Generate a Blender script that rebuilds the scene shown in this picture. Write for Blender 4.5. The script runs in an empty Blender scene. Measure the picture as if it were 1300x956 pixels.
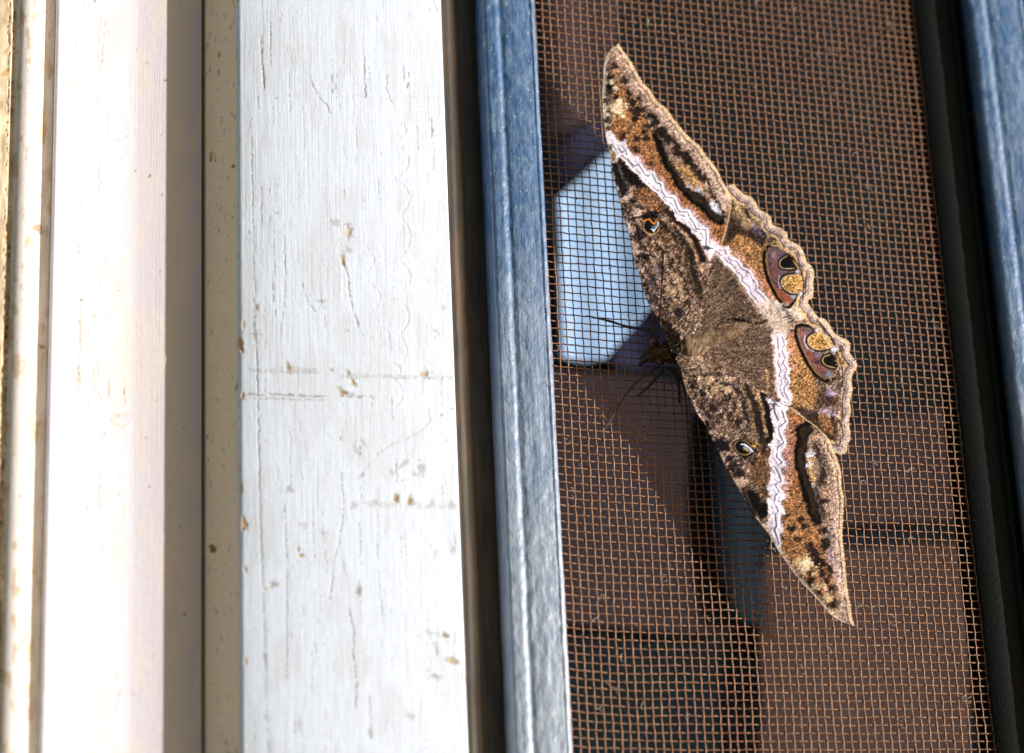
import bpy, math, random
import numpy as np
random.seed(7); np.random.seed(7)
scene = bpy.context.scene

# ------------------------------------------------------------------ camera frame
# Wall plane = XZ, outward = -Y.  Everything in metres, measured on the real wall.
FPX, CX, CY, Z0 = 4000.0, 650.0, 433.0, 0.602
def unit(v): v = np.array(v, float); return v/np.linalg.norm(v)
U = unit((-392, 8650, -FPX))                     # wall up, in camera axes
R = unit((16000, -1120, -FPX)); R = unit(R - U*np.dot(R, U))
N = np.cross(R, U)
M = np.array([R, -N, U])                         # camera axes -> world axes
CAM = -Z0*(M @ np.array([0, 0, -1.0]))

cam_data = bpy.data.cameras.new('camera'); cam = bpy.data.objects.new('camera', cam_data)
scene.collection.objects.link(cam); scene.camera = cam
import mathutils
cam.matrix_world = mathutils.Matrix([[*M[0], CAM[0]], [*M[1], CAM[1]], [*M[2], CAM[2]], [0, 0, 0, 1]])
cam_data.sensor_width = 36; cam_data.lens = 36*FPX/1300
cam_data.shift_y = -45/1300
cam_data.clip_start = 0.02; cam_data.clip_end = 60
cam_data.dof.use_dof = True; cam_data.dof.focus_distance = 0.604; cam_data.dof.aperture_fstop = 13

# ------------------------------------------------------------------ sky, sun, exposure
SUN = unit((2.1, -1.0, 0.22))
world = bpy.data.worlds.new('World'); scene.world = world; world.use_nodes = True
wn = world.node_tree.nodes; wn.clear()
sky = wn.new('ShaderNodeTexSky'); sky.sky_type = 'NISHITA'; sky.sun_disc = False
sky.sun_elevation = math.asin(SUN[2]); sky.sun_rotation = math.atan2(SUN[0], SUN[1])
bg = wn.new('ShaderNodeBackground'); bg.inputs[1].default_value = 0.13
wo = wn.new('ShaderNodeOutputWorld')
world.node_tree.links.new(sky.outputs[0], bg.inputs[0]); world.node_tree.links.new(bg.outputs[0], wo.inputs[0])
sl = bpy.data.lights.new('sun', 'SUN'); sl.energy = 4.5; sl.angle = math.radians(0.8); sl.color = (1.0, 0.992, 0.985)
so = bpy.data.objects.new('sun', sl); scene.collection.objects.link(so)
so.rotation_euler = mathutils.Vector(SUN).to_track_quat('Z', 'Y').to_euler(); so.location = (0.6, -0.6, 0.4)
scene.view_settings.view_transform = 'Standard'; scene.view_settings.look = 'None'
scene.view_settings.exposure = 0.56; scene.view_settings.gamma = 1.0

# ------------------------------------------------------------------ helpers
def P(px, py, p):
    """world point seen at photo pixel (px,py) standing p millimetres in front of the screen plane"""
    px = np.asarray(px, float); py = np.asarray(py, float); p = np.asarray(p, float)/1000.0
    px, py, p = np.broadcast_arrays(px, py, p)
    v = np.stack([(px-CX)/FPX, -(py-CY)/FPX, -np.ones_like(px)], -1) @ M.T
    t = (-p - CAM[1])/v[..., 1]
    return CAM + v*t[..., None]
def proj(W):
    c = (np.asarray(W)-CAM) @ M
    return CX + FPX*c[..., 0]/(-c[..., 2]), CY - FPX*c[..., 1]/(-c[..., 2])
def XW(px, p): return float(P(px, 433, p)[0])*1000     # wall X in mm of a vertical edge

def h32(ix, iy, s):
    h = (ix.astype(np.int64)*374761393 + iy.astype(np.int64)*668265263 + s*974711) & 0xffffffff
    h = ((h ^ (h >> 13))*1274126177) & 0xffffffff
    return ((h ^ (h >> 16)) & 0xffffff)/float(0xffffff)
def vn(x, y, s=0):
    x = np.asarray(x, float); y = np.asarray(y, float)
    ix = np.floor(x); iy = np.floor(y); fx = x-ix; fy = y-iy
    fx = fx*fx*(3-2*fx); fy = fy*fy*(3-2*fy)
    a = h32(ix, iy, s); b = h32(ix+1, iy, s); c = h32(ix, iy+1, s); d = h32(ix+1, iy+1, s)
    return (a*(1-fx)+b*fx)*(1-fy) + (c*(1-fx)+d*fx)*fy
def fbm(x, y, s=0, o=3):
    t = 0; a = 1; n = 0
    for i in range(o):
        t = t + a*vn(x*2**i, y*2**i, s+i*17); n += a; a *= .55
    return t/n
def lin(c):
    c = np.clip(np.asarray(c, float)/255.0, 0, 1)
    return np.where(c <= .04045, c/12.92, ((c+.055)/1.055)**2.4)

def seg_dist(X, Y, pts, closed=False):
    pts = np.asarray(pts, float); d = np.full(X.shape, 1e9)
    n = len(pts)
    for i in range(n if closed else n-1):
        a = pts[i]; b = pts[(i+1) % n]; ab = b-a; L = ab.dot(ab)+1e-9
        t = np.clip(((X-a[0])*ab[0]+(Y-a[1])*ab[1])/L, 0, 1)
        d = np.minimum(d, (X-a[0]-t*ab[0])**2 + (Y-a[1]-t*ab[1])**2)
    return np.sqrt(d)
def inside(X, Y, pts):
    pts = np.asarray(pts, float); r = np.zeros(X.shape, bool); n = len(pts)
    for i in range(n):
        x1, y1 = pts[i]; x2, y2 = pts[(i+1) % n]
        if y1 == y2: continue
        c = ((y1 > Y) != (y2 > Y)) & (X < (x2-x1)*(Y-y1)/(y2-y1)+x1)
        r ^= c
    return r
def spline(pts, k=6, closed=False):
    """Catmull-Rom through pts"""
    p = np.asarray(pts, float); n = len(p); out = []
    for i in range(n if closed else n-1):
        g = lambda j: p[j % n] if closed else p[min(max(j, 0), n-1)]
        a, b, c, d = g(i-1), g(i), g(i+1), g(i+2)
        for t in np.arange(k)/k:
            out.append(.5*((2*b)+(c-a)*t+(2*a-5*b+4*c-d)*t*t+(3*b-a-3*c+d)*t**3))
    if not closed: out.append(p[-1])
    return np.array(out)

class Paint:
    """albedo of a surface, feature by feature, at its own vertices"""
    def __init__(s, X, Y, base, amp=.4, warp=1.2, feather=0.):
        s.X = X; s.Y = Y
        s.x = X+warp*2*(fbm(X/5, Y/5, 3)-.5)*1.6; s.y = Y+warp*2*(fbm(X/5, Y/5, 9)-.5)*1.6
        if feather: s.x = s.x+feather*(vn(X/.9, Y/.9, 41)-.5)*2; s.y = s.y+feather*(vn(X/.9, Y/.9, 42)-.5)*2
        s.c = np.zeros(X.shape+(3,))+np.array(base, float); s.a = np.full(X.shape, float(amp)); s.h = np.zeros(X.shape)
    def _sub(s, pts, m):
        pts = np.asarray(pts, float); lo = pts.min(0)-m; hi = pts.max(0)+m
        return np.nonzero((s.X > lo[0]) & (s.X < hi[0]) & (s.Y > lo[1]) & (s.Y < hi[1]))[0]
    def _mix(s, i, w, col, amp, hh):
        w = np.clip(w, 0, 1)
        if col is not None: s.c[i] = s.c[i]*(1-w[:, None]) + np.array(col, float)*w[:, None]
        if amp is not None: s.a[i] = s.a[i]*(1-w)+amp*w
        if hh: s.h[i] += hh*w
    def fill(s, pts, col, alpha=1., soft=1.5, amp=None, hh=0, exact=False):
        i = s._sub(pts, soft+4)
        if not len(i): return
        x, y = (s.X[i], s.Y[i]) if exact else (s.x[i], s.y[i])
        d = seg_dist(x, y, pts, True); ins = inside(x, y, pts)
        sd = np.where(ins, d, -d)
        s._mix(i, alpha*np.clip(.5+sd/soft, 0, 1), col, amp, hh)
    def stroke(s, pts, w, col, alpha=1., soft=1., amp=None, hh=0, exact=False, brk=0):
        i = s._sub(pts, w+soft+4)
        if not len(i): return
        x, y = (s.X[i], s.Y[i]) if exact else (s.x[i], s.y[i])
        d = seg_dist(x, y, pts)
        m = alpha*np.clip(.5+(w/2-d)/soft, 0, 1)
        if brk: m = m*np.clip((vn(x/3.1, y/3.1, 55)-brk)*5, 0, 1)
        s._mix(i, m, col, amp, hh)
    def blob(s, cx, cy, r, col, alpha=1., soft=2.5, amp=None, sx=1, ang=0, hh=0, rag=.8):
        i = s._sub([[cx-r*sx*1.3, cy-r*sx*1.3], [cx+r*sx*1.3, cy+r*sx*1.3]], soft+3)
        if not len(i): return
        x, y = (s.x[i]-cx, s.y[i]-cy) if rag > .06 else (s.X[i]-cx, s.Y[i]-cy); ca, sa = math.cos(math.radians(ang)), math.sin(math.radians(ang))
        u = (x*ca+y*sa)/sx; v = (-x*sa+y*ca)
        d = np.hypot(u, v)*(1+rag*2*(fbm(s.X[i]/4, s.Y[i]/4, 31)-.5))
        s._mix(i, alpha*np.clip(.5+(r-d)/soft, 0, 1), col, amp, hh)
    def dots(s, region, n, r, cols, alpha=.8):
        pts = np.asarray(region, float); lo = pts.min(0); hi = pts.max(0)
        for _ in range(n):
            q = lo+np.random.rand(2)*(hi-lo)
            if inside(np.array([q[0]]), np.array([q[1]]), pts)[0]:
                s.blob(q[0], q[1], r*random.uniform(.6, 1.5), random.choice(cols), alpha, 1.2, sx=random.uniform(1, 2), ang=random.uniform(40, 80))

coll = scene.collection
def mat(name, build):
    m = bpy.data.materials.new(name); m.use_nodes = True; nt = m.node_tree; nt.nodes.clear()
    o = nt.nodes.new('ShaderNodeOutputMaterial'); b = nt.nodes.new('ShaderNodeBsdfPrincipled')
    nt.links.new(b.outputs[0], o.inputs[0]); build(nt, b, o); return m
def nd(nt, t, **k):
    n = nt.nodes.new('ShaderNode'+t)
    for a, v in k.items():
        if a.startswith('i_'):
            key = a[2:]; n.inputs[int(key) if key.isdigit() else key].default_value = v
        else: setattr(n, a, v)
    return n
def coords(nt, scale):
    tc = nd(nt, 'TexCoord'); mp = nd(nt, 'Mapping'); mp.inputs['Scale'].default_value = scale
    nt.links.new(tc.outputs['Object'], mp.inputs[0]); return mp.outputs[0]
def noise(nt, vec, scale, detail=4, rough=.6):
    n = nd(nt, 'TexNoise'); n.inputs['Scale'].default_value = scale; n.inputs['Detail'].default_value = detail
    n.inputs['Roughness'].default_value = rough; nt.links.new(vec, n.inputs[0]); return n.outputs[0]
def ramp(nt, fac, stops):
    r = nd(nt, 'ValToRGB'); e = r.color_ramp.elements
    while len(e) < len(stops): e.new(.5)
    for k, (p, c) in enumerate(stops): e[k].position = p; e[k].color = (*c, 1)
    nt.links.new(fac, r.inputs[0]); return r.outputs[0]
def mixc(nt, fac, a, b, mode='MIX'):
    m = nd(nt, 'Mix', data_type='RGBA', blend_type=mode)
    for sock, v in ((m.inputs[0], fac), (m.inputs[6], a), (m.inputs[7], b)):
        if hasattr(v, 'is_linked'): nt.links.new(v, sock)
        else: sock.default_value = v if isinstance(v, (int, float)) else (*v, 1)
    return m.outputs[2]
def bump(nt, b, h, dist, strength=1.):
    n = nd(nt, 'Bump'); n.inputs['Strength'].default_value = strength; n.inputs['Distance'].default_value = dist
    nt.links.new(h, n.inputs['Height']); nt.links.new(n.outputs[0], b.inputs['Normal'])

def make_obj(name, verts, faces, material, parent=None, cols=None, smooth=True):
    """verts (n,3) metres; faces list or (m,4) array"""
    me = bpy.data.meshes.new(name); verts = np.asarray(verts, np.float32)
    if isinstance(faces, np.ndarray):
        me.vertices.add(len(verts)); me.vertices.foreach_set('co', verts.ravel())
        m, k = faces.shape
        me.loops.add(m*k); me.loops.foreach_set('vertex_index', faces.astype(np.int32).ravel())
        me.polygons.add(m); me.polygons.foreach_set('loop_start', np.arange(0, m*k, k, dtype=np.int32))
        me.polygons.foreach_set('loop_total', np.full(m, k, np.int32)); me.update(calc_edges=True)
    else:
        me.from_pydata(verts.tolist(), [], faces); me.update()
    me.validate()
    if smooth: me.polygons.foreach_set('use_smooth', np.ones(len(me.polygons), bool))
    if cols is not None:
        a = me.color_attributes.new('albedo', 'FLOAT_COLOR', 'POINT')
        a.data.foreach_set('color', np.concatenate([cols, np.ones((len(cols), 1))], 1).astype(np.float32).ravel())
    me.materials.append(material)
    o = bpy.data.objects.new(name, me); coll.objects.link(o)
    if parent: o.parent = parent
    return o
def empty(name, loc=(0, 0, 0)):
    o = bpy.data.objects.new(name, None); coll.objects.link(o); o.location = loc; o.empty_display_size = .005; return o
def tag(o, label=None, cat=None, group=None, kind=None):
    for k, v in (('label', label), ('category', cat), ('group', group), ('kind', kind)):
        if v: o[k] = v
    return o
def adopt(o, parent):                       # parent an object while keeping it where it stands
    o.parent = parent; o.matrix_parent_inverse = mathutils.Matrix.Translation(-mathutils.Vector(parent.location)); return o

def attr_col(nt):
    a = nd(nt, 'Attribute'); a.attribute_name = 'albedo'; return a.outputs['Color']

ZT = float(P(650, -60, 0)[2])*1000+32; ZB = float(P(650, 1030, 0)[2])*1000-32     # mm, height range built

def extrude(name, prof, z0, z1, nz, material, parent=None, paint=None, disp=None):
    """closed profile [(x_mm, p_mm)...] extruded along the wall's height, real solid"""
    prof = np.asarray(prof, float); n = len(prof); z = np.linspace(z0, z1, nz)
    V = np.zeros((nz, n, 3)); V[..., 0] = prof[None, :, 0]; V[..., 1] = -prof[None, :, 1]; V[..., 2] = z[:, None]
    V = V.reshape(-1, 3)/1000
    cols = None
    if paint is not None:
        X, Y = proj(V); cols, hh = paint(X, Y, V)
        # raise or sink along the outward direction
        V[:, 1] -= hh/1000
    if disp is not None: V = disp(V)
    i = np.arange(nz-1)[:, None]*n + np.arange(n)[None, :]; j = np.arange(nz-1)[:, None]*n + (np.arange(n)[None, :]+1) % n
    F = np.stack([i, j, j+n, i+n], -1).reshape(-1, 4)
    o = make_obj(name, V, F, material, parent, cols)
    return o

def dense(pts, step):
    """resample a profile polyline at about step mm, keeping its corners"""
    out = []
    for a, b in zip(pts[:-1], pts[1:]):
        L = math.hypot(b[0]-a[0], b[1]-a[1]); k = max(1, int(round(L/step)))
        for t in range(k): out.append((a[0]+(b[0]-a[0])*t/k, a[1]+(b[1]-a[1])*t/k))
    out.append(pts[-1]); return out

# ------------------------------------------------------------------ materials
def m_paintwood(nt, b, o):
    c = attr_col(nt); v = coords(nt, (2600, 2600, 60)); g = noise(nt, v, 1.0, 5, .7)
    v2 = coords(nt, (700, 700, 500)); g2 = noise(nt, v2, 1.0, 4, .6)
    k = ramp(nt, g, [(.25, (.955, .955, .95)), (.45, (1, 1, 1)), (.8, (1, 1, 1))])
    nt.links.new(mixc(nt, 1.0, c, k, 'MULTIPLY'), b.inputs['Base Color'])
    b.inputs['Roughness'].default_value = .6; b.inputs['Specular IOR Level'].default_value = .2
    m = nd(nt, 'Math', operation='ADD'); nt.links.new(g, m.inputs[0]); nt.links.new(g2, m.inputs[1])
    bump(nt, b, m.outputs[0], .00012, .55)
M_wood = mat('weathered_white_paint', m_paintwood)

def m_bluebar(nt, b, o):
    v = coords(nt, (1, 1, 1)); geo = nd(nt, 'TexCoord'); sep = nd(nt, 'SeparateXYZ'); nt.links.new(geo.outputs['Object'], sep.inputs[0])
    big = noise(nt, coords(nt, (60, 60, 22)), 1.0, 3)
    zz = nd(nt, 'MapRange'); zz.inputs['From Min'].default_value = .03; zz.inputs['From Max'].default_value = -.055
    nt.links.new(sep.outputs[2], zz.inputs[0])
    ad = nd(nt, 'Math', operation='MULTIPLY_ADD'); nt.links.new(big, ad.inputs[0]); ad.inputs[1].default_value = .9; ad.inputs[2].default_value = -.45
    ad2 = nd(nt, 'Math', operation='ADD', use_clamp=True); nt.links.new(ad.outputs[0], ad2.inputs[0]); nt.links.new(zz.outputs[0], ad2.inputs[1])
    base = mixc(nt, ad2.outputs[0], (.075, .175, .35), (.42, .49, .58))  # blue base turns greyer towards the bottom
    streak = noise(nt, coords(nt, (1500, 1500, 60)), 1.0, 4)
    c2 = mixc(nt, ramp(nt, streak, [(.35, (0, 0, 0)), (.62, (1, 1, 1))]), mixc(nt, 1., base, (.72, .75, .8), 'MULTIPLY'), base)
    sp = noise(nt, coords(nt, (1700, 1700, 1100)), 1.0, 2)
    c3 = mixc(nt, ramp(nt, sp, [(.66, (0, 0, 0)), (.74, (1, 1, 1))]), c2, (.6, .63, .62))
    bl = noise(nt, coords(nt, (300, 300, 210)), 1.0, 4, .7); c3 = mixc(nt, ramp(nt, bl, [(.40, (0, 0, 0)), (.66, (1, 1, 1))]), mixc(nt, 1., c3, (.80, .83, .88), 'MULTIPLY'), mixc(nt, .15, c3, (.50, .56, .56)))
    nt.links.new(c3, b.inputs['Base Color']); b.inputs['Roughness'].default_value = .38; b.inputs['Specular IOR Level'].default_value = .6
    h = nd(nt, 'Math', operation='ADD'); hs = nd(nt, 'Math', operation='MULTIPLY'); hs.inputs[1].default_value = .35; nt.links.new(streak, hs.inputs[0]); nt.links.new(hs.outputs[0], h.inputs[0])
    n2 = noise(nt, coords(nt, (560, 560, 330)), 1.0, 4); nt.links.new(n2, h.inputs[1])
    bump(nt, b, h.outputs[0], .00042, .85)
M_blue = mat('blue_to_grey_enamel', m_bluebar)

def m_bronze(nt, b, o):
    st = noise(nt, coords(nt, (900, 900, 35)), 1.0, 4)
    rr = noise(nt, coords(nt, (260, 260, 60)), 1.0, 5, .7)
    nt.links.new(mixc(nt, ramp(nt, rr, [(.5, (0, 0, 0)), (.66, (1, 1, 1))]), ramp(nt, st, [(.3, (.07, .056, .042)), (.55, (.16, .12, .08)), (.78, (.28, .20, .12))]), (.24, .14, .08)), b.inputs['Base Color'])
    b.inputs['Roughness'].default_value = .45; bump(nt, b, st, .0002, .5)
M_bronze = mat('dull_bronze_channel', m_bronze)
def m_black(nt, b, o):
    sp = noise(nt, coords(nt, (1300, 1300, 900)), 1.0, 2)
    nt.links.new(ramp(nt, sp, [(.5, (.006, .007, .007)), (.74, (.012, .012, .012)), (.80, (.12, .11, .09))]), b.inputs['Base Color'])  # near-black colour with a few lighter specks
    b.inputs['Roughness'].default_value = .6; b.inputs['Specular IOR Level'].default_value = .1
    bump(nt, b, sp, .0002, .4)
M_black = mat('black_channel', m_black)
def m_wire(nt, b, o):
    n = noise(nt, coords(nt, (1, 1, 1)), 1400, 4); n2 = noise(nt, coords(nt, (1, 1, 1)), 60, 3)
    c = ramp(nt, n, [(.3, (.10, .04, .022)), (.46, (.29, .125, .06)), (.62, (.46, .24, .12)), (.76, (.60, .46, .32))])
    c2 = mixc(nt, ramp(nt, n2, [(.4, (0, 0, 0)), (.75, (.7, .7, .7))]), c, (.34, .19, .10))
    nt.links.new(c2, b.inputs['Base Color']); b.inputs['Roughness'].default_value = .55
    bump(nt, b, n, .00008, .5)
M_wire = mat('rusty_bronze_wire', m_wire)
def m_attr_matte(rough, spec=.25, bs=3500, bd=.00006, sheen=0.0):
    def f(nt, b, o):
        nt.links.new(attr_col(nt), b.inputs['Base Color']); b.inputs['Roughness'].default_value = rough
        b.inputs['Specular IOR Level'].default_value = spec
        if sheen: b.inputs['Sheen Weight'].default_value = sheen
        bump(nt, b, noise(nt, coords(nt, (1, 1, 1)), bs, 2), bd, .8)
    return f
M_wing = mat('wing_scales', m_attr_matte(.75, .07, 4000, .00007))
M_fur = mat('moth_fur', m_attr_matte(.8, .08, 6000, .00002))
def plain(col, rough, spec=.3, bs=0, bd=0, lo=.6, hi=1.35):
    def f(nt, b, o):
        b.inputs['Base Color'].default_value = (*col, 1); b.inputs['Roughness'].default_value = rough; b.inputs['Specular IOR Level'].default_value = spec
        n = noise(nt, coords(nt, (1, 1, 1)), bs or 300, 3)
        nt.links.new(mixc(nt, n, tuple(x*lo for x in col), tuple(min(1, x*hi) for x in col)), b.inputs['Base Color'])
        if bd: bump(nt, b, n, bd, .6)
    return f
M_lint = mat('pale_lint', plain((.62, .55, .45), .8, .2, 900))
M_chitin = mat('dark_brown_chitin', plain((.075, .046, .028), .45, .4, 1500, .0001))
M_eye = mat('compound_eye', plain((.16, .07, .045), .25, .5, 4000, .00003))
def m_glass(nt, b, o):
    nt.nodes.remove(b); t = nd(nt, 'BsdfTransparent'); t.inputs[0].default_value = (.93, .96, .97, 1)
    g = nd(nt, 'BsdfGlossy'); g.inputs['Color'].default_value = (.20, .20, .22, 1); g.inputs['Roughness'].default_value = .02; fr = nd(nt, 'Fresnel'); fr.inputs[0].default_value = 1.5
    m = nd(nt, 'MixShader'); nt.links.new(fr.outputs[0], m.inputs[0]); nt.links.new(t.outputs[0], m.inputs[1]); nt.links.new(g.outputs[0], m.inputs[2])
    nt.links.new(m.outputs[0], o.inputs[0])
M_glass = mat('window_glass', m_glass)

# ------------------------------------------------------------------ left trims (white painted woodwork)
def speck(X, Y, s, sc=1.0): return h32(np.floor(X/sc), np.floor(Y/sc), s)

def finish(pt, g=1.0):
    f = 1+pt.a*2*(speck(pt.X, pt.Y, 5, .8)-.5)*g
    return lin(np.clip(pt.c*f[:, None], 0, 255)), pt.h

# leftmost cracked trim: x 0..17 bare cracked strip, 17..45 bead, 45..68 cove
def arc(cx, cp, rx, rp, a0, a1, k):
    return [(cx+rx*math.cos(math.radians(a0+(a1-a0)*t/k)), cp+rp*math.sin(math.radians(a0+(a1-a0)*t/k))) for t in range(k+1)]
xa, xb, xc = XW(9, 1), XW(41, 1), XW(62, 0)-.01
prof = [(XW(-1300, 1.2), -14), (XW(-1300, 1.2), 1.2), (XW(-600, 1.2), 1.2)] + dense([(XW(-90, 1.2), 1.2), (xa-.8, 1.2), (xa-.4, .7)], .25) + arc((xa+xb)/2, .6, (xb-xa)/2-.1, 1.5, 178, 2, 26) + \
       dense([(xb+.1, .2), (xb+1.2, -.9), (xc-.05, -.35)], .25) + [(xc-.05, -14)]
def pt_left(X, Y, V):
    p = Paint(X, Y, (228, 222, 218), .03)
    Xr = X+(Y-433)*.021
    w = np.clip((14-Xr)/5, 0, 1)                               # bare stained wood
    n = fbm(X/5, Y/26, 71); st = np.array((232, 212, 180.))
    p.c = p.c*(1-w[:, None])+(st*(.72+.5*n)[:, None])*w[:, None]
    w2 = np.clip((Xr-40)/8, 0, 1)*np.clip(fbm(X/7, Y/40, 72)*1.5-.1, 0, 1)*.45
    p.c = p.c*(1-w2[:, None])+np.array((176, 158, 128.))*w2[:, None]
    w3 = np.clip((fbm(X/9, Y/22, 73)-.62)*6, 0, .5); p.c = p.c*(1-w3[:, None])+np.array((178, 146, 104.))*w3[:, None]
    yy = np.arange(-60, 1040, 14.)
    for x0, s, wd in ((4, 1, 1.3), (9.5, 2, .9), (-20, 3, 1.3), (-40, 4, 1)):
        xx = x0-(yy-433)*.021+5*(fbm(yy/40, yy*0, 74+s)-.5)
        p.stroke(np.stack([xx, yy], -1), wd, (92, 62, 34), .9, .8, hh=-.25, brk=.35)
    for (x, y, r) in ((8, 92, 5), (12, 432, 4), (6, 300, 3), (10, 540, 3)): p.blob(x, y, r, (206, 156, 84), .6, 2)
    for (x, y, r) in ((48, 290, 6), (36, 588, 1.6), (27, 630, 1.6), (20, 355, 1.6), (52, 440, 4), (60, 660, 4)): p.blob(x, y, r, (120, 96, 66), .6, 1.5)
    for k in range(60):
        x = random.uniform(18, 66); y = random.uniform(-40, 1000); p.stroke([(x, y), (x+random.uniform(-1, 1), y+random.uniform(4, 22))], .7, (140, 120, 95), .5, .8)
    return finish(p)
o = extrude('cracked_trim', prof, ZB, ZT, 660, M_wood, None, pt_left)
tag(o, 'cracked cream trim with stained bead at far left edge', 'trim', kind='structure')

# broad scooped moulding: ridge at x=68 falling away to the right, under the board's shadow
x0 = XW(62, 0); x1 = XW(256, -2.4); xm = XW(172, -2.2)
slope = [(x0, -.3), (x0+.3, .2)]
for t in np.linspace(.03, 1, 60): slope.append((x0+.3+(xm-x0-.3)*t, -2.3+2.5*(1-t)**1.25))
prof = [(x0, -14)] + slope + dense([(xm, -2.3), (x1, -2.55)], .3)[1:] + [(x1, -14)]
def pt_mould(X, Y, V):
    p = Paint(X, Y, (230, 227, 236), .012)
    r = np.clip((X-128)/70, 0, 1)*.75; p.c = p.c*(1-r[:, None])+np.array((202, 194, 199.))*r[:, None]  # shading painted in: colour darkens towards the right
    n = np.clip((fbm(X/30, Y/90, 81)-.55)*4, 0, .35); p.c = p.c*(1-n[:, None])+np.array((224, 214, 198.))*n[:, None]
    rs = random.Random(5)
    for k in range(95):
        x = rs.choice((86, 100, 104, 128, 131, 118, 150))+rs.gauss(0, 5); y = rs.uniform(-50, 1000); pts = [(x, y)]
        for _ in range(rs.randint(2, 6)): x += rs.gauss(0, 1.2); y += rs.uniform(6, 14); pts.append((x, y))
        p.stroke(pts, rs.uniform(.5, 1.0), (150, 138, 122), rs.uniform(.25, .8), .9, hh=-.12)
    for k in range(60):
        x = rs.uniform(80, 250); y = rs.uniform(-40, 1000); p.blob(x, y, rs.uniform(.5, 1.0), (138, 112, 92), rs.uniform(.4, .9), .8)
    for q in ((103, 381, 1.6), (190, 223, 1.2), (205, 247, 1.4), (210, 102, 1.4), (190, 617, 1.1), (209, 672, 1.2), (235, 780, 2.2), (172, 216, 1.2), (120, 1, 1)): p.blob(*q, (130, 98, 70), .9, 1)
    a = [(140+0, 529), (146, 526), (154, 526), (163, 524), (167, 530), (163, 538), (153, 541), (144, 538), (140, 531)]
    p.stroke(a, .9, (196, 178, 150), .8, 1, hh=.05); p.stroke([(143, 532), (150, 528), (157, 531), (163, 527)], .8, (190, 170, 140), .7, 1, hh=.05)
    p.stroke([(136, 177), (158, 176)], .8, (190, 176, 165), .7, 1); p.stroke([(138, 178), (136, 192)], .7, (200, 186, 176), .6, 1)
    return finish(p)
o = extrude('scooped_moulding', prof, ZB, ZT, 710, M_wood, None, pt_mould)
tag(o, 'broad glossy white moulding with scooped face beside the flat board', 'moulding', kind='structure')

# flat board with chamfered shaded left side
xs0, xs1, xr = XW(261.5, -2.4), XW(304, 4), XW(575.5, 4)
cham = [(xs0, -14), (xs0, -2.4)] + dense([(xs0, -2.4), (xs1-.5, 3.2)], .28)[1:] + arc(xs1+.9, 2.7, 1.4, 1.3, 162, 92, 8)[1:]
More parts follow.
